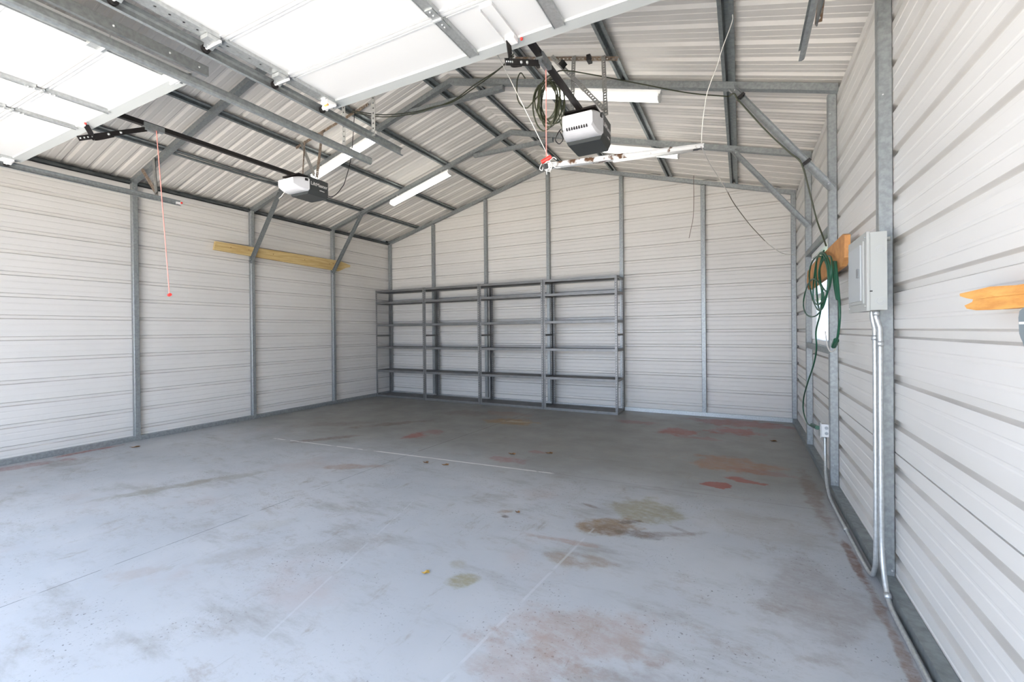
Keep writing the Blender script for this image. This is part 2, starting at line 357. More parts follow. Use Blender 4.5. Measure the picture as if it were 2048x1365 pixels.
# ---- structure
mb = MB(); mb.add([(XL - 0.02, YF - 0.06, 0), (XR + 0.02, YF - 0.06, 0), (XR + 0.02, YB + 0.02, 0), (XL - 0.02, YB + 0.02, 0),
                   (XL - 0.02, YF - 0.06, -0.1), (XR + 0.02, YF - 0.06, -0.1), (XR + 0.02, YB + 0.02, -0.1), (XL - 0.02, YB + 0.02, -0.1)],
                  [(0, 1, 2, 3), (0, 4, 5, 1), (1, 5, 6, 2), (2, 6, 7, 3), (3, 7, 4, 0), (7, 6, 5, 4)])
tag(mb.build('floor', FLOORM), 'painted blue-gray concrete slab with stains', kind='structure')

zl = ribs(0.02, 3.205, RIBZ)
mb = MB(); sheet(mb, [((XL - d, YF, z), (XL - d, YB + 0.02, z)) for z, d in zl])
tag(mb.build('wall_left', WALLM, origin=(XL, 3.5, 0)), kind='structure')
# right wall with the window opening (y 4.72..5.50, z 1.20..2.02)
WY0, WY1, WZ0, WZ1 = 4.52, 5.62, 1.17, 2.10
zr = ribs(0.02, 3.205, RIBZ, laps=(0.692,))
mb = MB()
sheet(mb, [((XR + d, YF, z), (XR + d, WY0, z)) for z, d in zr])
sheet(mb, [((XR + d, WY1, z), (XR + d, YB + 0.02, z)) for z, d in zr])
sheet(mb, [((XR + d, WY0, z), (XR + d, WY1, z)) for z, d in zr if z < WZ0] + [((XR, WY0, WZ0), (XR, WY1, WZ0))])
sheet(mb, [((XR, WY0, WZ1), (XR, WY1, WZ1))] + [((XR + d, WY0, z), (XR + d, WY1, z)) for z, d in zr if z > WZ1])
tag(mb.build('wall_right', WALLM, origin=(XR, 3.5, 0)), kind='structure')
# back gable
zb = ribs(0.02, under(RX, SH - 0.02), RIBZ + 0.004)
rows = []
for z, d in zb:
    xa = XL - 0.02 if z < under(XL, SH) else RX - (under(RX, SH) - z) / ML
    xb = XR + 0.02 if z < under(XR, SH) else RX + (under(RX, SH) - z) / MR
    rows.append(((xa, YB + d, z), (xb, YB + d, z)))
mb = MB(); sheet(mb, rows)
tag(mb.build('wall_back', WALLM, origin=(RX, YB, 0)), kind='structure')
# front gable with the two door openings
D1 = (-5.56, -2.82); D2 = (-2.44, 0.30); HZ = 2.52
mb = MB(); y0, y1 = YF - 0.05, YF
for a, b_ in ((XL, D1[0]), (D1[1], D2[0]), (D2[1], XR)): mb.box(a, b_, y0, y1, 0, HZ)
for a, b_ in ((XL, RX), (RX, XR)):
    mb.add([(a, y0, HZ), (b_, y0, HZ), (b_, y0, under(b_, SH)), (a, y0, under(a, SH)), (a, y1, HZ), (b_, y1, HZ), (b_, y1, under(b_, SH)), (a, y1, under(a, SH))],
           [(0, 1, 2, 3), (7, 6, 5, 4), (0, 4, 5, 1), (1, 5, 6, 2), (2, 6, 7, 3), (3, 7, 4, 0)])
tag(mb.build('wall_front', WALLM, origin=(RX, YF, 0)), kind='structure')
# roof sheets
yr = ribs(YF - 0.12, YB + 0.12, 4.008, h=0.022, minor=0.003, a_=0.030, b_=0.009)
mb = MB()
for xa in (XL - 0.16, XR + 0.16):
    sheet(mb, [((xa, y, under(xa, SH) + d), (RX, y, under(RX, SH) + d)) for y, d in yr])
tag(mb.build('ceiling', ROOFM, origin=(RX, 3.5, 3.3)), 'ribbed steel roof sheets seen from inside', kind='structure')
# eave closures (fascia and soffit) and base rails
for nm, xa, sg in (('trim_1', XL - 0.14, 1), ('trim_2', XR + 0.14, -1)):
    mb = MB(); mb.box(min(xa, xa - sg * 0.012), max(xa, xa - sg * 0.012), YF - 0.1, YB + 0.1, 3.06, 3.33)
    mb.box(min(xa, xa + sg * 0.125), max(xa, xa + sg * 0.125), YF - 0.1, YB + 0.1, 3.06, 3.07)
    tag(mb.build(nm, DARKR), kind='structure')
mb = MB()
for xa, sg in ((XL, -1), (XR, 1)):
    mb.box(min(xa - sg * 0.03, xa + sg * 0.05), max(xa - sg * 0.03, xa + sg * 0.05), YB + 0.028, YB + 0.04, -0.02, 3.3)
    mb.box(min(xa + sg * 0.030, xa + sg * 0.045), max(xa + sg * 0.030, xa + sg * 0.045), YB - 0.08, YB + 0.04, -0.02, 3.3)
for xa in (XL - 0.14, XR + 0.14):
    mb.beam((xa, YB + 0.034, under(xa, SH) - 0.03), (RX, YB + 0.034, under(RX, SH) - 0.03), 0.012, 0.16)
tag(mb.build('light_leak_trim', DARKR), kind='structure')  # unseen outside corner and rake trim, added to block light leaks
for nm, bx_ in (('baseboard_left', (XL + 0.002, XL + T, YF, YB, 0, 0.058)), ('baseboard_right', (XR - T, XR - 0.002, YF, YB, 0, 0.058)),
                ('baseboard_back', (XL + T, XR - T, YB - T, YB - 0.002, 0, 0.058))):
    tag(MB().box(*bx_).build(nm, GALVD if nm == 'baseboard_right' else GALVB if nm == 'baseboard_back' else GALV), kind='structure')
tag(MB().box(-16, 10, -18, YF - 0.06, -0.12, -0.02).build('driveway', CONC), kind='structure')
tag(MB().box(XR + 0.3, 14, YF - 0.06, 14, -0.14, -0.04).build('ground', GRASS), kind='structure')

# ---- wall posts
def post(x0, x1, y0, y1, ztop, label, group, m_=GALV, bolts=()):
    r = thing('steel_post', ((x0 + x1) / 2, (y0 + y1) / 2, 0.058), label, 'post', group)
    mb = MB(); mb.beam(((x0 + x1) / 2, (y0 + y1) / 2, 0.058), ((x0 + x1) / 2, (y0 + y1) / 2, ztop), x1 - x0, y1 - y0, (0, 1, 0), 0.004)
    mb.build('tube', m_, r)
    for b_ in bolts: MB().ball(b_, 0.0065).build('bolt', GALVB, r, smooth=True)
    return r
ZP = under(XL + T) - 0.002; ZPR = under(XR - T) - 0.002
gl = 'posts along the left wall'
post(XL + .002, XL + T, 2.773, 2.833, ZP, 'galvanized left-wall post nearest the open doors, below the hanging red pull handle', gl, bolts=((XL + T, 2.80, 0.10), (XL + T, 2.80, 3.16)))
post(XL + .002, XL + T, 4.277, 4.337, ZP, 'galvanized left-wall post crossing the thick end half of the pine board', gl)
post(XL + .002, XL + T, 5.82, 5.88, ZP, 'galvanized left-wall post behind the narrow right tip of the pine board', gl)
post(XL + .002, XL + T, YB - T - 0.003, YB - .003, ZP, 'galvanized post in the far left corner beside the first shelving unit', gl)
gr = 'posts along the right wall'
post(XR - T, XR - .002, 2.898, 2.958, ZPR, 'galvanized post behind the gray electrical panel', gr, bolts=((XR - 0.045, 2.897, 0.19), (XR - 0.015, 2.897, 0.085), (XR - 0.04, 2.897, 2.52)))
post(XR - T, XR - .002, 4.36, 4.42, ZPR, 'galvanized post at the near side of the small window behind the green cord coil', gr, bolts=((XR - 0.04, 4.359, 0.22), (XR - 0.02, 4.359, 0.09), (XR - 0.02, 4.359, 3.15), (XR - 0.045, 4.359, 3.05)))
post(XR - T, XR - .002, 5.80, 5.86, ZPR, 'galvanized post at the far side of the small window on the right wall', gr, bolts=((XR - 0.04, 5.799, 0.12), (XR - 0.02, 5.799, 0.3)))
post(XR - T, XR - .002, YB - T - .003, YB - .003, ZPR, 'galvanized post in the far right corner of the garage', gr)
gb = 'posts along the back wall'
for x, lb in ((-5.59, 'galvanized back-wall post behind the second shelving unit from the corner'), (-4.345, 'galvanized back-wall post behind the third shelving unit from the corner'),
              (-3.05, 'tallest galvanized back-wall post under the roof peak'), (-1.745, 'galvanized back-wall post at the open end of the shelving row'),
              (-0.505, 'galvanized back-wall post standing clear between the shelving and the right corner')):
    post(x - 0.031, x + 0.031, YB - T, YB - .002, under(x) - 0.012, lb, gb, bolts=((x, YB - T, 0.12), (x, YB - T, under(x) - 0.08)))

# ---- roof frames
def rafter(y, lab, brace, off=0.0):
    r = thing('roof_rafter', (RX, y, RZ), lab, 'rafter', 'roof frames')
    for xa in (XL + 0.001, XR - 0.001):
        mb = MB(); za = under(xa, off); h = T
        o = []
        for yy in (y - T / 2, y + T / 2):
            o += [(xa, yy, za), (RX, yy, RZ + off), (RX, yy, RZ + off + h), (xa, yy, za + h)]
        fs = [(0, 1, 2, 3), (7, 6, 5, 4), (0, 4, 5, 1), (3, 2, 6, 7), (0, 3, 7, 4)]
        if xa > RX: fs = [f[::-1] for f in fs]
        mb.add(o, fs); mb.build('beam', GALV, r)
    if brace:
        a, b_ = brace
        mb = MB(); pa = V((a, y - 0.001, under(a) - 0.028)); pb = V((b_, y - 0.001, under(b_) - 0.028))
        mb.beam(pa, pb, 0.055, 0.05); mb.build('peak_brace', GALV, r)
        for p in (pa.lerp(pb, 0.04), pa.lerp(pb, 0.36), pa.lerp(pb, 0.68), pa.lerp(pb, 0.96)):
            MB().ball(p + V((0, -0.03, -0.026)), 0.006).build('bolt', GALVB, r)
    return r
rafter(2.803, 'roof frame nearest the open doors, only its left slope in view', None)
rafter(4.325, 'second roof frame from the doors, with a brace across its peak', (-3.60, -2.30))
rafter(5.84, 'third roof frame from the doors, with a brace across its peak', (-3.63, -2.33))
rafter(YB - T / 2 - 0.003, 'roof frame lying flat against the back gable wall', None)

# ---- purlins (hat channels on top of the rafters)
def hat(mb, p0, p1, up):
    t = 0.002
    pts = [(-0.052, 0), (-0.024, 0), (-0.018, 0.034), (0.018, 0.034), (0.024, 0), (0.052, 0),
           (0.052, t), (0.026, t), (0.020, 0.036), (-0.020, 0.036), (-0.026, t), (-0.052, t)]
    mb.prof(p0, p1, pts, up)
plab = ['lowest roof purlin on the left slope, just above the pine board side', 'second purlin up the left slope, ending above the first shelving unit',
        'third purlin up the left slope, above the small back-wall posts', 'topmost purlin on the left side of the roof ridge',
        'topmost purlin on the right side of the roof ridge', 'second purlin down the right slope, behind the right opener motor',
        'third purlin down the right slope, crossing the far lit tube light', 'lowest purlin on the right slope, meeting the tops of the knee braces']
for x, lb in zip((-5.97, -5.04, -4.145, -3.185, -2.735, -1.86, -0.985, -0.080), plab):
    mb = MB(); z = under(x, T + 0.001); n = V((-ML, 0, 1)) if x < RX else V((MR, 0, 1))
    hat(mb, (x, YF + 0.02, z), (x, YB - 0.005, z), n)
    tag(mb.build('roof_purlin', GALVD), lb, 'purlin', 'roof purlins')
mb = MB(); mb.box(XL - 0.03, XL + 0.05, YF + 0.02, YB - 0.065, 3.216, 3.219); mb.box(XL + 0.048, XL + 0.05, YF + 0.02, YB - 0.065, 3.219, 3.238); mb.box(XL + 0.002, XL + 0.005, YF + 0.02, YB - 0.065, 3.219, 3.262)
tag(mb.build('eave_rail', DARKR), 'shade-darkened steel eave rail running along the top of the left wall', 'rail')

# ---- knee braces
def knee(pa, pb, lab):
    r = thing('knee_brace', pb, lab, 'brace', 'knee braces')
    mb = MB(); t = 0.002; w_ = 0.026
    mb.prof(pa, pb, [(-w_, -0.02), (w_, -0.02), (w_, 0.02), (w_ - t, 0.02), (w_ - t, -0.02 + t), (-w_ + t, -0.02 + t), (-w_ + t, 0.02), (-w_, 0.02)], (0, -1, 0.0))
    mb.build('channel', GALV, r)
    for p, q in ((pa, pb), (pb, pa)):
        MB().ball(V(p).lerp(V(q), 0.04) + V((0, -0.024, 0)), 0.008).build('bolt', GALVB, r)
    return r
knee((-5.95, 4.255, 3.44), (-6.70, 4.255, 2.42), 'left knee brace nearer the doors, crossing the middle of the pine board')
knee((-5.92, 5.785, 3.44), (-6.68, 5.785, 2.42), 'left knee brace farther in, at the thin right end of the pine board')
knee((-0.06, 4.272, 3.40), (0.655, 4.335, 2.44), 'right knee brace with black ties and a cord, nearer the electrical panel')
knee((-0.07, 5.79, 3.40), (0.66, 5.775, 2.43), 'plain right knee brace deeper in the garage without any ties')
# ------------------------------------------------------------------ raised sectional doors
def door(name, x0, x1, yedge, secs, stiles, center, lab, sw):
    zf = 2.822
    r = thing(name, ((x0 + x1) / 2, yedge, zf), lab, None); r['kind'] = 'structure'
    S_ = 0.379
    skew = lambda x: 0.03 * (x - x1) / (x1 - x0)
    for k in range(secs):
        ya, yb = yedge - k * S_, yedge - (k + 1) * S_ + 0.004
        if yb < YF + 0.30: break
        mb = MB()
        mb.box(x0, x1, yb, ya, zf + 0.010, zf + 0.045)                     # skin
        mb.box(x0, x1, yb, yb + 0.016, zf + 0.002, zf + 0.012)             # rolled joint lips
        mb.box(x0, x1, yb + 0.030, yb + 0.036, zf + 0.006, zf + 0.012)
        if k: mb.box(x0, x1, ya - 0.016, ya, zf + 0.002, zf + 0.012)
        mb.build('section', DOORM, r)
    # leading edge rail
    mb = MB(); mb.prof((x0, yedge + 0.002, zf), (x1, yedge + 0.002, zf), [(0.066, 0.016), (0.060, 0.0), (-0.004, -0.006), (-0.004, 0.04), (0.0, 0.04), (0.056, 0.018)])
    mb.build('edge_rail', DOORE, r)
    ybk = yedge - secs * S_
    for sx in stiles:
        for k in range(secs):
            ya, yb = yedge - k * S_ - (0.02 if k else 0.045), yedge - (k + 1) * S_ + 0.022
            if yb < YF + 0.3: break
            mb = MB(); mb.box(sx - sw, sx + sw, yb, ya, zf - 0.006, zf + 0.011)
            mb.box(sx - sw - 0.004, sx - sw, yb, ya, zf - 0.010, zf + 0.011); mb.box(sx + sw, sx + sw + 0.004, yb, ya, zf - 0.010, zf + 0.011)
            st = mb.build('stile', GALVB, r)
            # hinge across the joint at the back of this section
            if yb - 0.05 > YF + 0.3:
                mb = MB(); mb.box(sx - sw * 0.85, sx + sw * 0.85, yb - 0.085, yb - 0.012, zf - 0.011, zf - 0.006); mb.box(sx - sw * 0.85, sx + sw * 0.85, yb + 0.0, yb + 0.06, zf - 0.011, zf - 0.006)
                mb.tube([(sx - 0.024, yb - 0.012, zf - 0.012), (sx + 0.024, yb - 0.012, zf - 0.012)], 0.008)
                for q in (-0.07, -0.045, 0.025, 0.045): mb.ball((sx, yb + q, zf - 0.012), 0.006)
                mb.build('hinge', GALVB, r)
    # end stiles
    for sx, sg in ((x0 + 0.035, 1), (x1 - 0.035, -1)):
        for k in range(secs):
            ya, yb = yedge - k * S_ - 0.012, yedge - (k + 1) * S_ + 0.012
            if yb < YF + 0.3: break
            mb = MB(); mb.perf((sx - 0.03, yb, zf - 0.006), (sx - 0.03, ya, zf - 0.006), (1, 0, 0), None, 0.06, pitch=0.06, hr=0.006)
            mb.box(sx - 0.036, sx - 0.030, yb, ya, zf - 0.012, zf + 0.04); mb.box(sx + 0.030, sx + 0.034, yb, ya, zf - 0.010, zf + 0.01)
            mb.build('end_stile', GALVB, r)
            # roller bracket + roller into the track
            yy = ya - 0.01 if k else ya - 0.055
            xe = x0 if sg > 0 else x1
            mb = MB(); mb.box(sx - 0.03, sx + 0.03, yy - 0.05, yy + 0.02, zf - 0.03, zf - 0.010)
            mb.add([(xe + sg * 0.01, yy - 0.03, zf - 0.005), (xe + sg * 0.01, yy + 0.03, zf - 0.005), (xe - sg * 0.022, yy + 0.022, zf - 0.035), (xe - sg * 0.022, yy - 0.022, zf - 0.035),
                    (xe + sg * 0.01, yy - 0.03, zf - 0.009), (xe + sg * 0.01, yy + 0.03, zf - 0.009), (xe - sg * 0.022, yy + 0.022, zf - 0.039), (xe - sg * 0.022, yy - 0.022, zf - 0.039)],
                   [(0, 1, 2, 3), (7, 6, 5, 4), (0, 4, 5, 1), (2, 6, 7, 3)])
            mb.build('roller_bracket', GALVB if k else TINW, r)
            mb = MB(); mb.tube([(sx + sg * 0.05, yy, zf - 0.033), (xe - sg * 0.04, yy, zf - 0.033)], 0.006)
            mb.build('roller_stem', TINW, r)
            mb = MB(); mb.tube([(xe - sg * 0.036, yy, zf - 0.033), (xe - sg * 0.050, yy, zf - 0.033)], 0.021, 14)
            mb.build('roller', BLACK, r)
    # painted centre stile and operator bracket
    if center:
        mb = MB(); mb.box(center - 0.03, center + 0.03, yedge - S_ + 0.05, yedge - 0.055, zf - 0.004, zf + 0.011)
        mb.box(center - 0.036, center - 0.030, yedge - S_ + 0.05, yedge - 0.055, zf - 0.016, zf + 0.011)
        mb.build('center_stile', DOORM, r)
        MB().box(center - 0.025, center + 0.025, yedge - 0.10, yedge - 0.05, zf - 0.02, zf - 0.004).build('arm_bracket', TINW, r)
        MB().ball((center + 0.05, yedge - 0.06, zf - 0.012), 0.008).build('bolt', RED, r)
    return r
door('door_2', -2.385, 0.235, 2.10, 6, (-1.272, -0.78), -1.03, 'white overhead door nearer the camera, raised under the roof peak', 0.025)
door('door_1', -5.50, -2.865, 1.475, 6, (-4.25, -3.755), -4.12, 'white overhead door above the left bay, raised flat', 0.015)
d2 = bpy.data.objects['door_2']
mb = MB(); mb.tube([(-2.30, 1.93, 2.79), (-2.30, 1.955, 2.76)], 0.013, 10); mb.build('plastic_tag', TINW, d2)
MB().tube([(-2.30, 1.955, 2.76), (-2.30, 1.962, 2.752)], 0.014, 10).build('plastic_tag', ORANGEW, d2)

# ---- horizontal tracks
def track(x, sg, yend, z, lab, extra=None):
    r = thing('door_track', (x, yend, z), lab, 'track', 'horizontal door tracks')
    pts = [(-0.012, -0.028), (0.002, -0.030), (0.014, -0.024), (0.018, -0.012), (0.018, 0.012), (0.014, 0.024), (0.002, 0.030), (-0.012, 0.028)]
    inner = [(p[0] - 0.002 if p[0] > 0 else p[0], p[1] * 0.93) for p in pts][::-1]
    P2_ = [(a * (1 if sg > 0 else -1), b_) for a, b_ in pts + inner]
    mb = MB(); mb.prof((x, YF + 0.35, z), (x, yend, z), P2_); mb.build('rail', GALV, r)
    if extra: extra(r)
    return r
def ang_top(x, sg, y1, mm=GALV):
    def f(r):
        mb = MB(); mb.beam((x + sg * 0.01, YF + 0.35, 2.888), (x + sg * 0.01, y1, 2.888), 0.003, 0.056); mb.beam((x, YF + 0.35, 2.862), (x, y1, 2.862), 0.024, 0.003)
        mb.build('angle_iron', mm, r)
        for yy in (y1 - 0.05, y1 - 0.2, y1 - 0.45, y1 - 0.7): MB().ball((x + sg * 0.009, yy, 2.89), 0.009).build('bolt', GALVB, r)
    return f
track(-5.56, -1, 2.74, 2.79, 'long steel track at the far left, running along the left wall', None)
mb = MB(); mb.box(-5.585, -5.555, 2.70, 2.745, 2.775, 2.80); mb.build('end_tag', TINW, bpy.data.objects['door_track']); MB().ball((-5.55, 2.745, 2.795), 0.012).build('end_tag', RED, bpy.data.objects['door_track'])
track(-2.805, 1, 2.84, 2.79, 'steel track with a slotted angle iron, right side of the left door', ang_top(-2.815, 1, 1.54))
track(-2.44, -1, 2.82, 2.79, 'steel track carrying black rollers along the left edge of the raised near door', None)
track(0.295, 1, 2.84, 2.79, 'short steel track end hanging near the right wall', None)
r = bpy.data.objects['door_track.003']
mb = MB(); mb.add([(0.335, 1.6, 2.80), (0.335, 2.62, 2.80), (0.335, 2.62, 2.84), (0.335, 2.30, 3.05), (0.335, 1.6, 3.05), (0.34, 1.6, 2.80), (0.34, 2.62, 2.80), (0.34, 2.62, 2.84), (0.34, 2.30, 3.05), (0.34, 1.6, 3.05)],
                  [(0, 1, 2, 3, 4), (9, 8, 7, 6, 5), (1, 6, 7, 2), (2, 7, 8, 3), (3, 8, 9, 4), (0, 5, 6, 1)])
mb.build('gusset_plate', GALVD, r)
MB().angle((0.335, 2.66, 2.84), (0.335, 2.20, 3.14), (1, 0, 0), (0, -0.4, -0.6), 0.03, 0.03).build('perforated_strap', RUSTY, r)

# ---- perforated hanging brackets
def hanger(lab, bars, m_=PERF, loc=None):
    r = thing('hanger_bracket', loc or bars[0][1], lab, 'bracket', 'perforated hanging brackets')
    for nm, p0, p1, a, b_, mm in bars:
        MB().angle(p0, p1, a, b_, 0.036, 0.030).build(nm, mm or m_, r)
    return r
# near (right) opener
zc = lambda x: under(x, -0.004) + T
A1, A2 = (-1.92, 3.86, zc(-1.92)), (-0.93, 3.87, zc(-0.93))
def onbar(x): return (x, 3.85, zc(x) - 0.01)
r = hanger('rust-tinged perforated angle frame holding the near opener motor below the purlins', [
    ('crossbar', A1, A2, (0, 0, -1), (0, 1, 0), RUSTY),
    ('strap', onbar(-1.345), (-1.215, 3.40, 2.984), (1, 0, 0), (0, 1, 0), None),
    ('strap', onbar(-1.075), (-0.935, 3.40, 2.984), (1, 0, 0), (0, 1, 0), None),
    ('diagonal_brace', onbar(-1.56), (-0.95, 3.42, 3.04), (1, 0, 0), (0, 1, 0), None)])
MB().box(-1.205, -1.170, 3.83, 3.90, zc(-1.17) - 0.045, zc(-1.17) + 0.006).build('tape_wrap', BLACK, r)
MB().box(-1.705, -1.68, 3.83, 3.90, zc(-1.53) - 0.045, zc(-1.53) + 0.006).build('tape_wrap', BLACK, r)
MB().beam((-1.40, 3.73, 3.70), (-1.37, 3.71, 3.665), 0.05, 0.045, (0, 1, 0)).build('tape_wrap', BLACK, r)
# left opener
B1, B2 = (-5.07, 3.83, zc(-5.07)), (-3.90, 3.91, zc(-3.90))
def onb(x): t = (x - B1[0]) / (B2[0] - B1[0]); return tuple(V(B1).lerp(V(B2), t) + V((0, -0.01, -0.01)))
r = hanger('brown rusty perforated angle frame holding the left opener motor', [
    ('crossbar', B1, B2, (0, 0, -1), (0, 1, 0), RUSTY),
    ('strap', onb(-4.62), (-4.13, 3.36, 3.03), (1, 0, 0), (0, 1, 0), RUSTY),
    ('diagonal_brace', onb(-4.98), (-4.16, 3.35, 3.05), (1, 0, 0), (0, 1, 0), None)])
MB().tube([onb(-4.90), (-4.315, 3.34, 3.03)], 0.008).build('strap', RUSTY, r)
MB().box(-4.78, -4.73, 3.81, 3.88, zc(-4.75) - 0.045, zc(-4.67) + 0.006).build('tape_wrap', BLACK, r)
# track hangers
hanger('perforated strap hanging the end of the track beside the raised near door', [('strap', (-2.455, 2.50, under(-2.455) + 0.05), (-2.455, 2.50, 2.80), (1, 0, 0), (0, 1, 0), None)])
hanger('perforated strap hanging the track at the right side of the left door', [('strap', (-2.83, 2.56, under(-2.83) + 0.05), (-2.83, 2.56, 2.80), (1, 0, 0), (0, 1, 0), None)])
hanger('short perforated V bracket under the first left rafter near the wall', [
    ('strap', (-6.20, 2.76, 3.41), (-5.575, 2.50, 2.83), (1, 0, 0), (0, 1, 0), PERF), ('diagonal_brace', (-6.48, 2.765, 3.33), (-5.60, 2.515, 2.835), (1, 0, 0), (0, 1, 0), RUSTY)])

# ------------------------------------------------------------------ door openers
def opener(cx, yf, yr, z0, z1, lab, y_tro, rail_y0, arm_pts, cord, side_text=True):
    r = thing('garage_door_opener', (cx, (yf + yr) / 2, z0), lab, 'opener', 'ceiling mounted door openers')
    hw = 0.148; ym = yf + 0.17
    mb = MB()
    o = []
    for y, dz, sx in ((ym, 0, hw), (yr - 0.02, 0, hw), (yr, 0.0, hw * 0.94)):
        o += [(cx - sx * 0.86, y, z0 + 0.0), (cx + sx * 0.86, y, z0 + 0.0), (cx + sx, y, z0 + 0.045), (cx + sx, y, z1), (cx - sx, y, z1), (cx - sx, y, z0 + 0.045)]
    fs = [tuple(range(6))[::-1], tuple(range(12, 18))]
    for i in (0, 6):
        for j in range(6): fs.append((i + j, i + (j + 1) % 6, i + 6 + (j + 1) % 6, i + 6 + j))
    mb.add(o, fs); body = mb.build('motor_housing', CHAR, r)
    mb = MB(); mb.beam((cx, yf + 0.06, z1 + 0.006), (cx, yr - 0.03, z1 + 0.006), hw * 1.7, 0.012); mb.build('chassis', BLACKM, r)
    # translucent light cover, belly curving down at the front
    mb = MB(); o = []; prof_ = []
    for t in range(9):
        q = t / 8; y = yf + 0.005 + 0.17 * q
        sq = math.sin(min(1, q * 1.6 + 0.25) * math.pi / 2)
        zb = z0 + 0.028 + 0.018 * math.cos(q * math.pi * 0.5) * 0 + (0.022 * (1 - q) ** 2) - 0.012 * math.sin(math.pi * q)
        zt = z1 - 0.012 - 0.035 * (1 - q) ** 2
        sx = hw * (0.80 + 0.22 * q)
        prof_.append((y, zb, zt, sx))
    for y, zb, zt, sx in prof_:
        o += [(cx - sx * 0.92, y, zb), (cx + sx * 0.92, y, zb), (cx + sx, y, zb + 0.02), (cx + sx, y, zt - 0.015), (cx + sx * 0.93, y, zt), (cx - sx * 0.93, y, zt), (cx - sx, y, zt - 0.015), (cx - sx, y, zb + 0.02)]
    fs = [tuple(range(8))[::-1]]
    for i in range(8):
        for j in range(8): fs.append((i * 8 + j, i * 8 + (j + 1) % 8, (i + 1) * 8 + (j + 1) % 8, (i + 1) * 8 + j))
    mb.add(o, fs); lc = mb.build('light_cover', LENS, r)
    mb = MB()
    for k in range(9):
        x = cx - 0.075 + k * 0.0188
        mb.box(x - 0.004, x + 0.004, yf - 0.002, yf + 0.012, z0 + 0.040, z0 + 0.058)
    if side_text != 'no_vents': mb.build('vent_slots', BLACK, lc)
    MB().box(cx + hw * 0.95, cx + hw * 1.03, ym - 0.045, ym - 0.015, z1 - 0.052, z1 - 0.028).build('latch_hole', BLACK, lc)
    # rail
    zr_ = z1 + 0.022
    mb = MB(); mb.beam((cx, rail_y0, zr_), (cx, yf + 0.19, zr_), 0.024, 0.036); mb.beam((cx, rail_y0, zr_ - 0.019), (cx, yf + 0.19, zr_ - 0.019), 0.036, 0.003)
    mb.build('rail', BLACKM, r)
    mb = MB(); mb.beam((cx, y_tro + 0.01, zr_ - 0.012), (cx, y_tro + 0.15, zr_ - 0.012), 0.046, 0.040); mb.beam((cx, y_tro + 0.02, zr_ - 0.04), (cx, y_tro + 0.11, zr_ - 0.04), 0.02, 0.02)
    mb.build('trolley', GALV, r)
    # jointed door arm
    (p0, p1, p2, p3) = arm_pts
    mb = MB(); mb.beam(p0, p1, 0.004, 0.034, (0, 0, 1)); a = mb.build('door_arm', BLACKM, r)
    mb = MB()
    sp_ = spline([p3, V(p3).lerp(V(p2), 0.55), p2, V(p2).lerp(V(p0), 0.35)], 5)
    for i in range(len(sp_) - 1): mb.beam(sp_[i] + V((-0.006, 0, 0)), sp_[i + 1] + V((-0.006, 0, 0)), 0.004, 0.032, (0, 0, 1) if i > 6 else (0, 1, 0))
    mb.build('door_arm', BLACKM, r)
    d = (V(p1) - V(p0)).normalized()
    for k in range(4): MB().ball(V(p1) - d * (0.015 + 0.024 * k) + V((0.0022, 0, 0)), 0.006, 8).build('arm_hole', GALVB, r)
    for k in (0.42, 0.6): MB().ball(V(p1).lerp(V(p0), k) + V((0.004, 0, 0)), 0.010, 8).build('bolt', GALVB, r)
    # emergency cord and handle
    top, bot = V(cord[0]), V(cord[1])
    mb = MB(); mb.tube(spline([top, top.lerp(bot, 0.5), bot], 6), 0.0035, 6); c_ = mb.build('release_cord', PINK, r)
    dx = V(cord[2]).normalized() * 0.034
    mb = MB(); mb.tube([bot - dx, bot - dx * 0.85, bot + dx * 0.85, bot + dx], 0.0125, 10); mb.build('handle', RED, c_)
    # lettering on the right-hand side panel
    if side_text:
        for s_, sz, yy, zz in (('LiftMaster', 0.052, ym + 0.02, (z0 + z1) / 2 + 0.012), ('Professional', 0.016, yr - 0.12, z0 + 0.058)):
            if sz < 0.03: s_ = 'LiftMaster'
            cu = bpy.data.curves.new('lettering', 'FONT'); cu.body = s_; cu.size = sz; cu.extrude = 0.0006
            tmp = bpy.data.objects.new('lettering_curve', cu); COL.objects.link(tmp); dg = bpy.context.evaluated_depsgraph_get()
            me = bpy.data.meshes.new_from_object(tmp.evaluated_get(dg)); bpy.data.objects.remove(tmp); me.materials.clear(); me.materials.append(TINW)
            t_ = bpy.data.objects.new('lettering', me); COL.objects.link(t_)
            t_.parent = r; t_.location = V((cx + hw + 0.0012, yy, zz)) - V(r['_o'])
            t_.rotation_euler = (math.pi / 2, 0, math.pi / 2)
    return r
opener(-4.18, 3.03, 3.45, 2.80, 2.975, 'left garage door opener with white light cover and lettered black side', 1.79, 1.2,
       ((-4.175, 1.82, 2.955), (-4.175, 1.41, 2.725), (-4.175, 1.50, 2.762), (-4.10, 1.43, 2.812)), ((-4.165, 1.885, 2.965), (-4.165, 1.962, 1.652), (0.9, -0.3, 0)), 'no_vents')
opener(-1.06, 3.12, 3.54, 2.765, 2.965, 'near garage door opener hanging under the roof peak with coiled cord on its rail', 2.44, 1.6,
       ((-1.07, 2.46, 2.935), (-1.07, 2.03, 2.715), (-1.07, 2.11, 2.750), (-1.035, 2.01, 2.812)), ((-1.06, 2.55, 2.95), (-1.06, 2.545, 2.385), (0.85, 0.1, 0.35)))

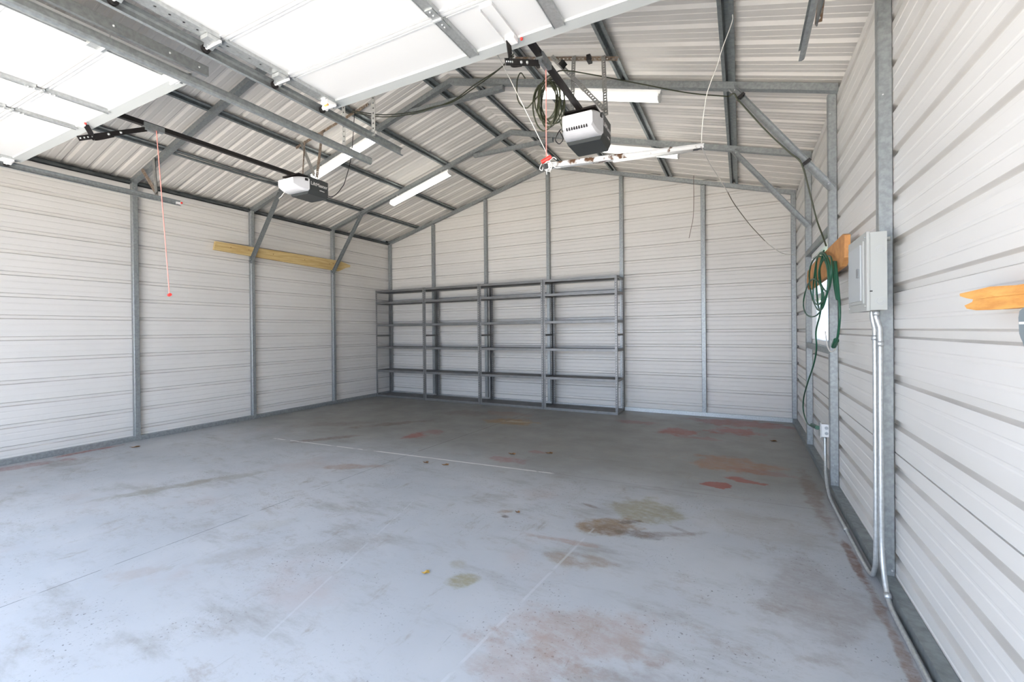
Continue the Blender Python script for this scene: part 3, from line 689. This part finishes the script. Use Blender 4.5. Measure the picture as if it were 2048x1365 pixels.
# ------------------------------------------------------------------ fluorescent fixtures under the rafters
def fixture(xa, xb, y, lab):
    mid = (xa + xb) / 2
    r = thing('fluorescent_light', (mid, y, under(mid) - 0.16), lab, 'light fixture', 'lit strip lights under the rafters')
    pa, pb = V((xa, y, under(xa) - 0.078)), V((xb, y, under(xb) - 0.078))
    d = (pb - pa).normalized(); n = d.cross(V((0, 1, 0))).normalized(); n = n if n.z > 0 else -n
    mb = MB(); mb.prof(pa, pb, [(-0.035, -0.02), (0.035, -0.02), (0.035, 0.025), (-0.035, 0.025)], n); mb.build('housing', WHITE, r)
    mb = MB(); mb.prof(pa + d * 0.012, pb - d * 0.012, [(-0.062, -0.024), (-0.058, -0.046), (-0.035, -0.060), (0.035, -0.060), (0.058, -0.046), (0.062, -0.024), (0.035, -0.0202), (-0.035, -0.0202)], n)
    mb.build('diffuser', LAMP, r)
    for p in (pa, pb):
        q = p + d * (0.006 if p is pa else -0.006)
        mb = MB(); mb.prof(q - d * 0.005, q + d * 0.005, [(-0.066, -0.018), (-0.062, -0.050), (-0.035, -0.064), (0.035, -0.064), (0.062, -0.050), (0.066, -0.018)], n); mb.build('end_cap', WHITE, r)
    for t in (0.12, 0.88):
        p = pa.lerp(pb, t); MB().beam(p + n * 0.026, p + n * 0.076, 0.03, 0.01, (0, 1, 0)).build('mounting_clip', GALV, r)
    return r
fixture(-5.28, -4.08, 4.27, 'lit strip light under the left slope, directly above the left opener motor')
fixture(-5.27, -4.07, 5.81, 'lit strip light under the left slope, deeper toward the shelving')
fixture(-1.82, -0.64, 4.27, 'lit strip light behind the coiled cord, above the near opener')
fixture(-1.86, -0.655, 5.81, 'lit strip light deeper in, partly hidden by the dangling rusty fixture')
# dangling rusty strip
pa, pb = V((-1.062, 2.56, 2.345)), V((-0.239, 3.40, 2.61))
r = thing('dangling_light_strip', pa, 'rust-spotted white strip fixture dangling at a tilt between a pull handle and a wire', 'light fixture')
d = (pb - pa).normalized()
MB().prof(pa, pb, [(-0.020, -0.012), (0.020, -0.012), (0.022, 0.006), (-0.022, 0.006)]).build('channel', RUSTW, r)
mb = MB(); mb.prof(pa.lerp(pb, 0.0), pb, [(-0.022, 0.006), (-0.034, 0.012), (-0.032, 0.015), (0.032, 0.015), (0.034, 0.012), (0.022, 0.006)]); mb.build('reflector', RUSTW, r)
mb = MB(); mb.tube([pa.lerp(pb, 0.40) - V((0, 0, 0.016)), pa.lerp(pb, 0.93) - V((0, 0, 0.016))], 0.012, 12); mb.build('tube', mat('unlit_tube', (0.9, 0.89, 0.86), 0.3), r, smooth=True)
mb = MB(); mb.beam(pa.lerp(pb, 0.93), pa.lerp(pb, 0.985), 0.04, 0.03); mb.build('tube_socket', CHAR, r)
mb = MB(); mb.beam(pa.lerp(pb, -0.02), pa.lerp(pb, 0.03), 0.035, 0.03); mb.build('tube_socket', CHAR, r)
# white cord knotted round the handle
mb = MB(); q = V((-1.05, 2.55, 2.355))
for k in range(4):
    a0 = k * 1.7; rr = 0.018 + 0.004 * k
    mb.tube([q + V((rr * math.cos(t) * 0.9, 0.006 * math.sin(3 * t + a0), rr * math.sin(t) - 0.004 * k)) for t in (a0 + 2 * math.pi * j / 14 for j in range(15))], 0.003, 6)
mb.tube(spline([q + V((-0.045, 0, 0.012)), q + V((-0.058, 0, -0.018)), q + V((-0.04, 0, -0.03)), q + V((-0.028, 0, 0.005)), q]), 0.0028, 6)
mb.tube(spline([q, q + V((-0.012, 0, -0.03)), q + V((-0.010, 0, -0.062))]), 0.0028, 6); mb.tube(spline([q, q + V((0.012, 0, -0.03)), q + V((0.010, 0, -0.05))]), 0.0028, 6)
mb.tube(spline([q + V((0.01, 0, 0.02)), q + V((0.035, 0, 0.036)), q + V((0.055, 0.0, 0.020))]), 0.0028, 6)
mb.tube(spline([q + V((0.03, 0, -0.01)), q + V((0.05, 0, -0.03)), q + V((0.075, 0.01, -0.03))]), 0.003, 6)
mb.tube([q + V((0, 0, 0.05)), V((-1.335, 2.60, 2.98)), V((-1.60, 2.64, 3.50)), V((-1.80, 2.68, under(-1.8) + T))], 0.0028, 6)
tag(mb.build('tie_cord', WCORD, smooth=True), 'thin white cord knotted around the red handle below the near opener', 'cord')

# ------------------------------------------------------------------ wires and cords
def cable(name, pts, r_, m_, lab, cat, n=6, grp=None):
    mb = MB()
    for seg in (pts if isinstance(pts[0][0], (tuple, list, Vector)) else [pts]): mb.tube(spline(seg, n), r_, 7)
    return tag(mb.build(name, m_, smooth=True), lab, cat, grp)
cable('hanging_wire', [(-0.036, 3.2, 3.345), (-0.040, 3.24, 3.32), (-0.10, 3.30, 3.20), (-0.135, 3.32, 3.10), (-0.19, 3.34, 2.97), (-0.215, 3.36, 2.86), (-0.232, 3.38, 2.74), (-0.239, 3.40, 2.625)], 0.003, WCORD,
      'thin white wire hanging from the lowest right purlin down to the tilted strip fixture', 'wire')
k = lambda X_, z_, y_: (X_ / 4.5 * y_, y_, EYE + (z_ - EYE) / 4.5 * y_)
cable('hanging_wire', [(-0.236, 3.405, 2.605), k(-0.25, 2.86, 3.8), k(-0.162, 2.692, 4.2), k(-0.10, 2.57, 4.5)], 0.0035, WCORD, 'white wire sloping down from the right end of the tilted strip fixture', 'wire')
cable('hanging_wire', [k(-0.10, 2.57, 4.5), k(-0.042, 2.447, 4.75), k(0.077, 2.253, 5.3), k(0.19, 2.10, 5.8)], 0.0035, BCORD, 'dark stretch of sloping wire in front of the back wall right bay', 'wire')
cable('hanging_wire', [k(0.19, 2.10, 5.8), k(0.248, 2.037, 6.1), k(0.33, 1.975, 6.6), k(0.43, 1.955, 7.3)], 0.003, WCORD, 'pale wire end reaching the far right corner post', 'wire')
cable('hanging_wire', [(-0.44, 7.30, 3.77), (-0.52, 7.28, 3.78), (-0.60, 7.28, 3.74), (-0.625, 7.28, 3.62), (-0.625, 7.29, 3.35), (-0.635, 7.29, 3.05), (-0.66, 7.29, 2.90), (-0.70, 7.3, 2.72)], 0.0035, BCORD,
      'brown wire hooked at its top, hanging straight down near the back wall', 'wire')
# main extension cord: from the left bracket, over the peak brace, to the coil, to the right knee brace, down to the board coil
cable('extension_cord', [[(-4.02, 3.78, 3.915), (-3.75, 4.0, 3.90), (-3.45, 4.20, 3.95), (-3.20, 4.27, 3.985), (-2.95, 4.27, 3.975), (-2.55, 4.10, 3.95), (-2.10, 3.85, 3.90), (-1.82, 3.62, 3.845)],
                         [(-4.02, 3.78, 3.895), (-3.75, 4.0, 3.875), (-3.45, 4.20, 3.93), (-3.20, 4.26, 3.970), (-2.90, 4.25, 3.985), (-2.5, 4.05, 3.955), (-2.10, 3.83, 3.885), (-1.82, 3.62, 3.825)]], 0.006, OCORD,
      'dark extension cord draped over the near peak brace toward the left bracket', 'cord')
mb = MB(); c0 = V((-1.27, 3.10, 3.02))
random.seed(3)
for j in range(9):
    rx, rz = 0.085 + random.uniform(-0.02, 0.012), 0.17 + random.uniform(-0.045, 0.02); ox, oz, oy = random.uniform(-0.03, 0.03), random.uniform(-0.03, 0.03), random.uniform(-0.025, 0.025)
    ph = random.uniform(0, 6); ti = random.uniform(-0.15, 0.15)
    mb.tube([c0 + V((ox + rx * math.cos(t) + ti * rz * math.sin(t), oy + 0.012 * math.sin(2 * t + ph), oz + rz * math.sin(t) + 0.012)) for t in (2 * math.pi * i / 24 for i in range(25))], 0.0055, 6)
mb.tube(spline([c0 + V((-0.07, 0, 0.10)), c0 + V((-0.13, 0, 0.05)), c0 + V((-0.19, 0, 0.02)), c0 + V((-0.255, 0, 0.10)), c0 + V((-0.26, 0, 0.24)), c0 + V((-0.23, 0, 0.30)), c0 + V((-0.20, 0.02, 0.26))]), 0.005, 6)
mb.tube(spline([c0 + V((0.04, 0, 0.15)), (-1.33, 3.4, 3.42), (-1.30, 3.56, 3.52), (-1.05, 3.75, 3.50), (-0.75, 3.9, 3.43), (-0.40, 4.1, 3.36), (-0.08, 4.235, 3.31)]), 0.0055, 6)
for a, b_ in ((0.08, -0.12), (0.10, -0.2)):
    mb.tube(spline([c0 + V((a, 0, 0.02)), c0 + V((a + 0.005, 0, b_)), (-1.19, 3.2, 2.84)]), 0.0035, 6)
coil = tag(mb.build('extension_cord', OCORD, smooth=True), 'coiled dark extension cord hanging on the rail of the near opener', 'cord')
cable('extension_cord', [[(-0.08, 4.235, 3.31), (-0.04, 4.225, 3.32), (0.0, 4.235, 3.25), (0.20, 4.25, 2.96), (0.36, 4.255, 2.755), (0.44, 4.27, 2.66), (0.50, 4.30, 2.42), (0.545, 4.33, 2.22), (0.575, 4.25, 2.06), (0.585, 4.15, 1.96)]], 0.006, OCORD,
      'dark extension cord tied along the near right knee brace and down to the wood board', 'cord')
for t in (0.10, 0.755):
    p = V((-0.06, 4.272, 3.40)).lerp(V((0.655, 4.335, 2.44)), t); dd = (V((0.655, 4.335, 2.44)) - V((-0.06, 4.272, 3.40))).normalized()
    mb = MB(); mb.beam(p - dd * 0.012, p + dd * 0.012, 0.062, 0.062, (0, -1, 0))
    tag(mb.build('cable_tie', BLACK), 'black tie wrapped round the %s end of the near right knee brace' % ('upper' if t < 0.5 else 'lower'), 'tie', 'black ties on the knee brace')
cable('opener_cable', [(-4.32, 3.12, 2.83), (-4.38, 3.13, 2.80), (-4.46, 3.16, 2.80), (-4.62, 3.3, 2.86), (-5.2, 3.9, 3.27), (-5.88, 4.15, 3.50), (-5.99, 3.9, 3.50), (-5.99, 2.9, 3.50)], 0.004, WCORD,
      'white wire looping from the left opener to the lowest left purlin', 'wire')
cable('power_cable', [(-4.05, 3.46, 2.84), (-4.02, 3.48, 2.835), (-3.99, 3.52, 2.87), (-3.97, 3.58, 2.96), (-3.965, 3.62, 3.04), (-3.95, 3.70, 3.35), (-3.95, 3.76, 3.90)], 0.004, BLACK,
      'black power cable rising behind the left opener motor', 'cable')
cable('power_cable', [(-1.20, 3.17, 2.85), (-1.205, 3.12, 2.80), (-1.225, 3.12, 2.755), (-1.195, 3.12, 2.72), (-1.165, 3.12, 2.75), (-1.185, 3.12, 2.80), (-1.20, 3.15, 2.82)], 0.004, BLACK,
      'short loop of black cable below the left side of the near opener', 'cable')

# ------------------------------------------------------------------ shelving
def shelf_unit(x0, lab):
    W_, Y0, Y1, H = 1.245, 6.90, 7.325, 2.185
    r = thing('shelving_unit', (x0, Y0, 0), lab, 'shelving unit', 'gray steel shelving units along the back wall')
    for px_, py_, sx, sy in ((x0, Y0, 1, 1), (x0 + W_, Y0, -1, 1), (x0, Y1, 1, -1), (x0 + W_, Y1, -1, -1)):
        MB().angle((px_, py_, 0.002), (px_, py_, H), (sx, 0, 0), (0, sy, 0), 0.036, 0.036, pitch=0.040, hr=0.0062).build('upright', SHELFM, r)
    for z in (0.022, 0.533, 1.010, 1.468, 1.925, 2.162):
        mb = MB()
        for yy in (Y0 - 0.002, Y1 - 0.002): mb.box(x0 + 0.008, x0 + W_ - 0.008, yy, yy + 0.004, z - 0.022, z + 0.018)
        mb.box(x0 + 0.008, x0 + W_ - 0.008, Y0 - 0.008, Y0 - 0.002, z - 0.022, z - 0.017); mb.box(x0 + 0.008, x0 + W_ - 0.008, Y0 - 0.008, Y0 - 0.002, z + 0.002, z + 0.007)
        for xx in (x0 + 0.004, x0 + W_ - 0.008): mb.box(xx, xx + 0.004, Y0, Y1, z - 0.022, z + 0.018)
        b_ = mb.build('shelf_beam', SHELFM, r)
        MB().box(x0 + 0.012, x0 + W_ - 0.012, Y0 + 0.003, Y1 - 0.003, z - 0.004, z + 0.008).build('shelf_board', SHELFB, r)
    for xx in (x0 + 0.004, x0 + W_ - 0.008):
        MB().box(xx, xx + 0.004, Y0, Y1, 1.238, 1.268).build('side_tie', SHELFB, r)
    return r
X0 = -6.715; PW = 1.2525
su = shelf_unit(X0, 'gray steel shelving unit in the far left corner')
for i, lb in enumerate(('second gray steel shelving unit from the left corner', 'third gray steel shelving unit from the left corner, below the roof peak',
                        'gray steel shelving unit at the open right end of the row, its perforated side showing')):
    c = copy_tree(su); c.location.x = X0 + PW * (i + 1); c['label'] = lb

# ------------------------------------------------------------------ boards
# pine board screwed across two left posts
mb = MB(); xa, xb = XL + T + 0.001, XL + T + 0.037
o = []
for x in (xa, xb):
    o += [(x, 3.715, 2.530), (x, 5.93, 2.475), (x, 6.10, 2.56), (x, 6.20, 2.585), (x, 6.21, 2.62), (x, 6.02, 2.66), (x, 5.93, 2.672), (x, 3.735, 2.655)]
mb.add(o, [tuple(range(8))[::-1], tuple(range(8, 16))] + [(i, (i + 1) % 8, 8 + (i + 1) % 8, 8 + i) for i in range(8)])
bd = thing('pine_board', (xa, 4.9, 2.48), 'long yellow pine board fixed across two left-wall posts', 'board')
mb.build('plank', PINE, bd)
mb = MB()
for y, z in ((3.95, 2.60), (4.22, 2.605), (4.30, 2.55), (4.62, 2.60), (5.2, 2.59), (5.72, 2.585), (5.80, 2.60)): mb.tube([(xb, y, z), (xb + 0.0015, y, z)], 0.008, 10)
mb.build('knot', mat('pine_knot', (0.30, 0.17, 0.06), 0.6), bd)
# orange board with the coiled green cord
xa, xb = XR - T - 0.034, XR - T - 0.002
o = []
for x in (xa, xb): o += [(x, 3.56, 1.785), (x, 3.66, 1.74), (x, 5.30, 1.71), (x, 5.42, 1.80), (x, 5.36, 1.90), (x, 4.92, 1.93), (x, 3.60, 1.945), (x, 3.55, 1.93)]
mb = MB(); mb.add(o, [tuple(range(8)), tuple(range(8, 16))[::-1]] + [(i, 8 + i, 8 + (i + 1) % 8, (i + 1) % 8) for i in range(8)])
tag(mb.build('wood_board', OSB), 'orange-brown board on the right wall holding the green cord coil', 'board')
# near split board and its gray hook
o = []; xa, xb = 0.598, 0.630
def spl(x): return [(x, 1.0, 1.377), (x, 1.60, 1.374), (x, 1.74, 1.376), (x, 1.80, 1.383), (x, 1.815, 1.393), (x, 1.765, 1.401), (x, 1.758, 1.408), (x, 1.80, 1.414), (x, 1.845, 1.423), (x, 1.848, 1.431), (x, 1.78, 1.433), (x, 1.66, 1.437), (x, 1.60, 1.434), (x, 1.50, 1.428), (x, 1.0, 1.426)]
o = spl(xa) + spl(xb); n_ = 15
mb = MB(); mb.add(o, [tuple(range(n_)), tuple(range(n_, 2 * n_))[::-1]] + [(i, n_ + i, n_ + (i + 1) % n_, (i + 1) % n_) for i in range(n_)])
mb.add([(xa - 0.004, 1.0, 1.400), (xa - 0.004, 1.62, 1.408), (xa, 1.75, 1.407), (xa, 1.0, 1.385)], [(0, 1, 2, 3)])
mb.add([(xa - 0.004, 1.0, 1.400), (xa - 0.004, 1.62, 1.408), (xa, 1.72, 1.43), (xa, 1.0, 1.43)], [(3, 2, 1, 0)])
tag(mb.build('split_board', ORANGEW), 'bright orange lumber end with a split tip near the right edge', 'board')
tag(MB().box(XR - T, XR - .002, 1.36, 1.42, 0.058, ZPR).build('wall_post', GALV), kind='structure')
r = thing('cable_hook', (0.61, 1.45, 1.26), 'gray plastic hook under the orange lumber end at the right edge', 'hook')
yz = [(1.38, 1.374), (1.500, 1.374), (1.517, 1.366), (1.522, 1.350), (1.519, 1.312), (1.512, 1.300), (1.503, 1.290), (1.497, 1.276), (1.470, 1.262), (1.38, 1.258)]
mb = MB(); mb.add([(x, y, z) for x in (0.598, 0.628) for y, z in yz], [tuple(range(10)), tuple(range(10, 20))[::-1]] + [(i, 10 + i, 10 + (i + 1) % 10, (i + 1) % 10) for i in range(10)])
mb.build('body', GRAYP, r)
MB().box(0.5965, 0.599, 1.38, 1.516, 1.334, 1.340).build('stripe', TINW, r)

# ------------------------------------------------------------------ electrical panel, conduits, outlet
r = thing('electrical_panel', (0.59, 2.95, 1.415), 'gray metal breaker panel box mounted on a right-wall post', 'electrical panel')
xf, yb0, yb1, zb0, zb1 = 0.55, 2.75, 3.15, 1.415, 1.797
MB().box(xf + 0.012, 0.631, yb0, yb1, zb0, zb1).build('box', PANELM, r)
mb = MB(); mb.box(xf, xf + 0.012, yb0 - 0.004, yb1 + 0.004, zb0 - 0.004, zb1 + 0.004); mb.box(xf - 0.006, xf, yb0 + 0.045, yb1 - 0.045, zb0 + 0.035, zb1 - 0.035); cv = mb.build('cover', PANELM, r)
dr = MB().box(xf - 0.012, xf - 0.006, yb0 + 0.07, yb1 - 0.06, zb0 + 0.05, zb1 - 0.05).build('door', PANELD, r)
MB().box(xf - 0.018, xf - 0.012, yb0 + 0.085, yb0 + 0.125, 1.585, 1.63).build('latch', mat('dark_latch', (0.2, 0.21, 0.21), 0.4), dr)
mb = MB()
for y, z in ((yb0 + 0.02, zb1 - 0.02), (yb1 - 0.02, zb1 - 0.02), (yb0 + 0.02, zb0 + 0.02), (yb1 - 0.02, zb0 + 0.02)): mb.ball((xf - 0.001, y, z), 0.005)
mb.build('screw', GALVB, cv)
mb = MB()
for z in (1.71, 1.46): 
    for rr in (0.012, 0.019):
        mb.tube([(0.605 + rr * math.cos(t), yb0 - 0.0005, z + rr * math.sin(t)) for t in (2 * math.pi * i / 20 for i in range(21))], 0.0009, 4)
mb.build('knockout', PANELD, r)
MB().box(0.563, 0.574, yb0 - 0.001, yb0 + 0.002, 1.505, 1.511).build('label_slot', BLACK, r)
MB().tube([(0.640, 2.86, 1.775), (0.668, 2.85, 1.775)], 0.010, 10).build('nipple', GALVB, r)
def conduit(pts, lab, straps):
    r_ = thing('conduit', pts[0], lab, 'conduit', 'metal conduits on the right wall')
    MB().tube(spline(pts, 6), 0.0115, 12).build('pipe', GALVB, r_, smooth=True)
    for p, q in straps: MB().tube([p, q], 0.0155, 12).build('coupling', GALVB, r_, smooth=True)
    return r_
conduit([(0.598, 2.80, 1.412), (0.598, 2.80, 1.38), (0.608, 2.80, 1.34), (0.613, 2.80, 1.28), (0.613, 2.80, 0.9), (0.613, 2.80, 0.40), (0.613, 2.79, 0.22), (0.612, 2.74, 0.10), (0.612, 2.66, 0.032), (0.612, 2.45, 0.016), (0.612, 1.8, 0.013), (0.612, 0.9, 0.013), (0.612, 0.2, 0.013)],
        'conduit dropping from the panel box and running toward the camera on the floor', [((0.598, 2.80, 1.412), (0.598, 2.80, 1.388)), ((0.613, 2.80, 1.262), (0.613, 2.80, 1.235)), ((0.612, 2.70, 0.055), (0.612, 2.68, 0.042))])
conduit([(0.590, 2.832, 1.412), (0.590, 2.832, 1.38), (0.598, 2.832, 1.33), (0.600, 2.832, 1.27), (0.600, 2.832, 0.7), (0.600, 2.838, 0.22), (0.600, 2.87, 0.09), (0.600, 2.95, 0.028), (0.60, 3.2, 0.013), (0.60, 3.95, 0.013), (0.602, 4.22, 0.03), (0.604, 4.36, 0.12), (0.610, 4.43, 0.22), (0.614, 4.47, 0.32), (0.616, 4.485, 0.422)],
        'thinner conduit from the panel box along the wall foot up to the outlet box', [((0.600, 2.832, 1.290), (0.600, 2.832, 1.265)), ((0.60, 3.55, 0.013), (0.60, 3.58, 0.013))])
r = thing('outlet_box', (0.62, 4.50, 0.43), 'white metal outlet box low on the right wall with a green plug', 'outlet')
MB().box(0.586, 0.650, 4.455, 4.53, 0.425, 0.530).build('box', WHITE, r); MB().box(0.578, 0.586, 4.450, 4.54, 0.418, 0.540).build('cover', GALVB, r)
MB().box(0.650, XR, 4.47, 4.52, 0.44, 0.515).build('mounting_arm', GALV, r)
mb = MB()
for z in (0.455, 0.50): mb.tube([(0.622, 4.4545, z), (0.622, 4.4525, z)], 0.013, 12)
mb.build('knockout', PANELD, r)
# green cord: coil on the board, drop to the outlet, second plug end
mb = MB(); random.seed(11); xc = 0.575
def loop(cy_, cz, ry, rz, ph=0, tilt=0, n=26, x=xc):
    mb.tube([(x + 0.008 * math.sin(2 * t + ph), cy_ + ry * math.cos(t) + tilt * rz * math.sin(t), cz + rz * math.sin(t)) for t in (2 * math.pi * i / n for i in range(n + 1))], 0.0065, 7)
loop(4.85, 1.60, 0.62, 0.17, 0, 0.3); loop(4.30, 1.72, 0.42, 0.20, 1, -0.2, x=0.565); loop(4.22, 1.69, 0.30, 0.22, 2, 0.1, x=0.56); loop(4.45, 1.70, 0.48, 0.23, 3, 0.5, x=0.57); loop(4.0, 1.73, 0.28, 0.13, 4, 0.2, x=0.562)
mb.tube(spline([(xc, 4.18, 1.93), (xc - 0.01, 4.32, 1.80), (xc, 4.30, 1.60), (xc, 4.38, 1.45), (xc, 4.62, 1.30), (xc + 0.01, 4.68, 1.15), (xc + 0.01, 4.85, 1.0), (0.58, 5.25, 0.78), (0.58, 5.55, 0.60), (0.58, 5.60, 0.46), (0.58, 5.35, 0.385), (0.58, 5.05, 0.40), (0.575, 4.90, 0.43)]), 0.0065, 7)
mb.tube(spline([(xc, 3.70, 1.78), (xc, 3.63, 1.62), (xc, 3.58, 1.48), (xc, 3.58, 1.38), (xc, 3.64, 1.28), (xc, 3.70, 1.235)]), 0.0075, 7)
mb.tube(spline([(xc, 3.76, 1.79), (xc, 3.70, 1.62), (xc, 3.66, 1.52), (xc, 3.74, 1.60), (xc, 3.86, 1.80)]), 0.0065, 7)
g_ = tag(mb.build('green_extension_cord', GCORD, smooth=True), 'green extension cord coiled on the orange-brown board and plugged in below', 'cord')
MB().beam((0.575, 4.90, 0.435), (0.565, 4.50, 0.49), 0.030, 0.034, r=0.008).build('plug', GCORD, g_)
MB().beam((xc, 3.70, 1.245), (xc, 3.80, 1.200), 0.030, 0.032, r=0.008).build('plug', GCORD, g_)
cable('white_cable', [(0.60, 4.32, 1.30), (0.60, 4.28, 1.24), (0.60, 4.20, 1.175), (0.60, 4.08, 1.15), (0.60, 3.92, 1.17), (0.585, 3.80, 1.205)], 0.005, WCORD, 'short white cable drooping to the green plug at the window post', 'cable')

# ------------------------------------------------------------------ window
r = bpy.data.objects.new('window_1', None); COL.objects.link(r); r.location = (XR, (WY0 + WY1) / 2, WZ0); r['_o'] = list(r.location); r['kind'] = 'structure'
mb = MB(); t = 0.045
for a in ((WY0, WY0 + t, WZ0, WZ1), (WY1 - t, WY1, WZ0, WZ1), (WY0, WY1, WZ0, WZ0 + t), (WY0, WY1, WZ1 - t, WZ1), (WY0, WY1, (WZ0 + WZ1) / 2 - 0.02, (WZ0 + WZ1) / 2 + 0.02)):
    mb.box(XR - 0.03, XR + 0.045, *a)
mb.build('frame', VINYL, r)
MB().box(XR + 0.005, XR + 0.009, WY0 + t, WY1 - t, WZ0 + t, WZ1 - t).build('pane', GL, r)
for z, nm in ((WZ0 - 0.055, 'trim_3'), (WZ1 + 0.005, 'trim_4')):
    tag(MB().box(XR - T, XR - 0.002, 4.421, 5.799, z, z + 0.055).build(nm, GALVD), kind='structure')

# ------------------------------------------------------------------ bits on the floor
def leaf(x, y, s_, ang, m_, lab):
    mb = MB(); o = []
    for k in range(10):
        t = 2 * math.pi * k / 10; rr = s_ * (1 if k % 2 else 0.55)
        o.append((x + rr * math.cos(t) * math.cos(ang) - 0.5 * rr * math.sin(t) * math.sin(ang), y + rr * math.cos(t) * math.sin(ang) + 0.5 * rr * math.sin(t) * math.cos(ang), 0.002 + 0.006 * (k % 3)))
    o.append((x, y, 0.006)); o.append((x, y, 0.0))
    mb.add(o, [(k, (k + 1) % 10, 10) for k in range(10)] + [((k + 1) % 10, k, 11) for k in range(10)])
    tag(mb.build('dry_leaf', m_), lab, 'leaf', 'dry leaves on the floor')
leaf(-1.55, 1.95, 0.028, 0.9, LEAFY, 'small yellow leaf on the open floor near the camera')
leaf(-1.46, 2.90, 0.022, 0.2, LEAF, 'tiny dark leaf left of the large tan stain')
leaf(-2.85, 3.60, 0.035, 0.3, LEAF, 'dark leaf just in front of the white painted floor line')
leaf(-2.62, 3.62, 0.045, 0.6, LEAF, 'longer dark leaf beside another in front of the white floor line')
leaf(-2.20, 4.25, 0.05, 0.1, LEAF, 'brown leaf behind the white floor line, left of its pair')
leaf(-1.85, 4.45, 0.05, 0.4, LEAF, 'brown leaf behind the white floor line, right of its pair')
leaf(0.33, 6.05, 0.05, 0.3, LEAF, 'dark leaf near the far right corner by the wall foot')
leaf(-6.35, 2.62, 0.06, 1.2, LEAF, 'reddish brown leaf beside the left wall foot')
for o in list(bpy.data.objects):
    if '_o' in o: del o['_o']
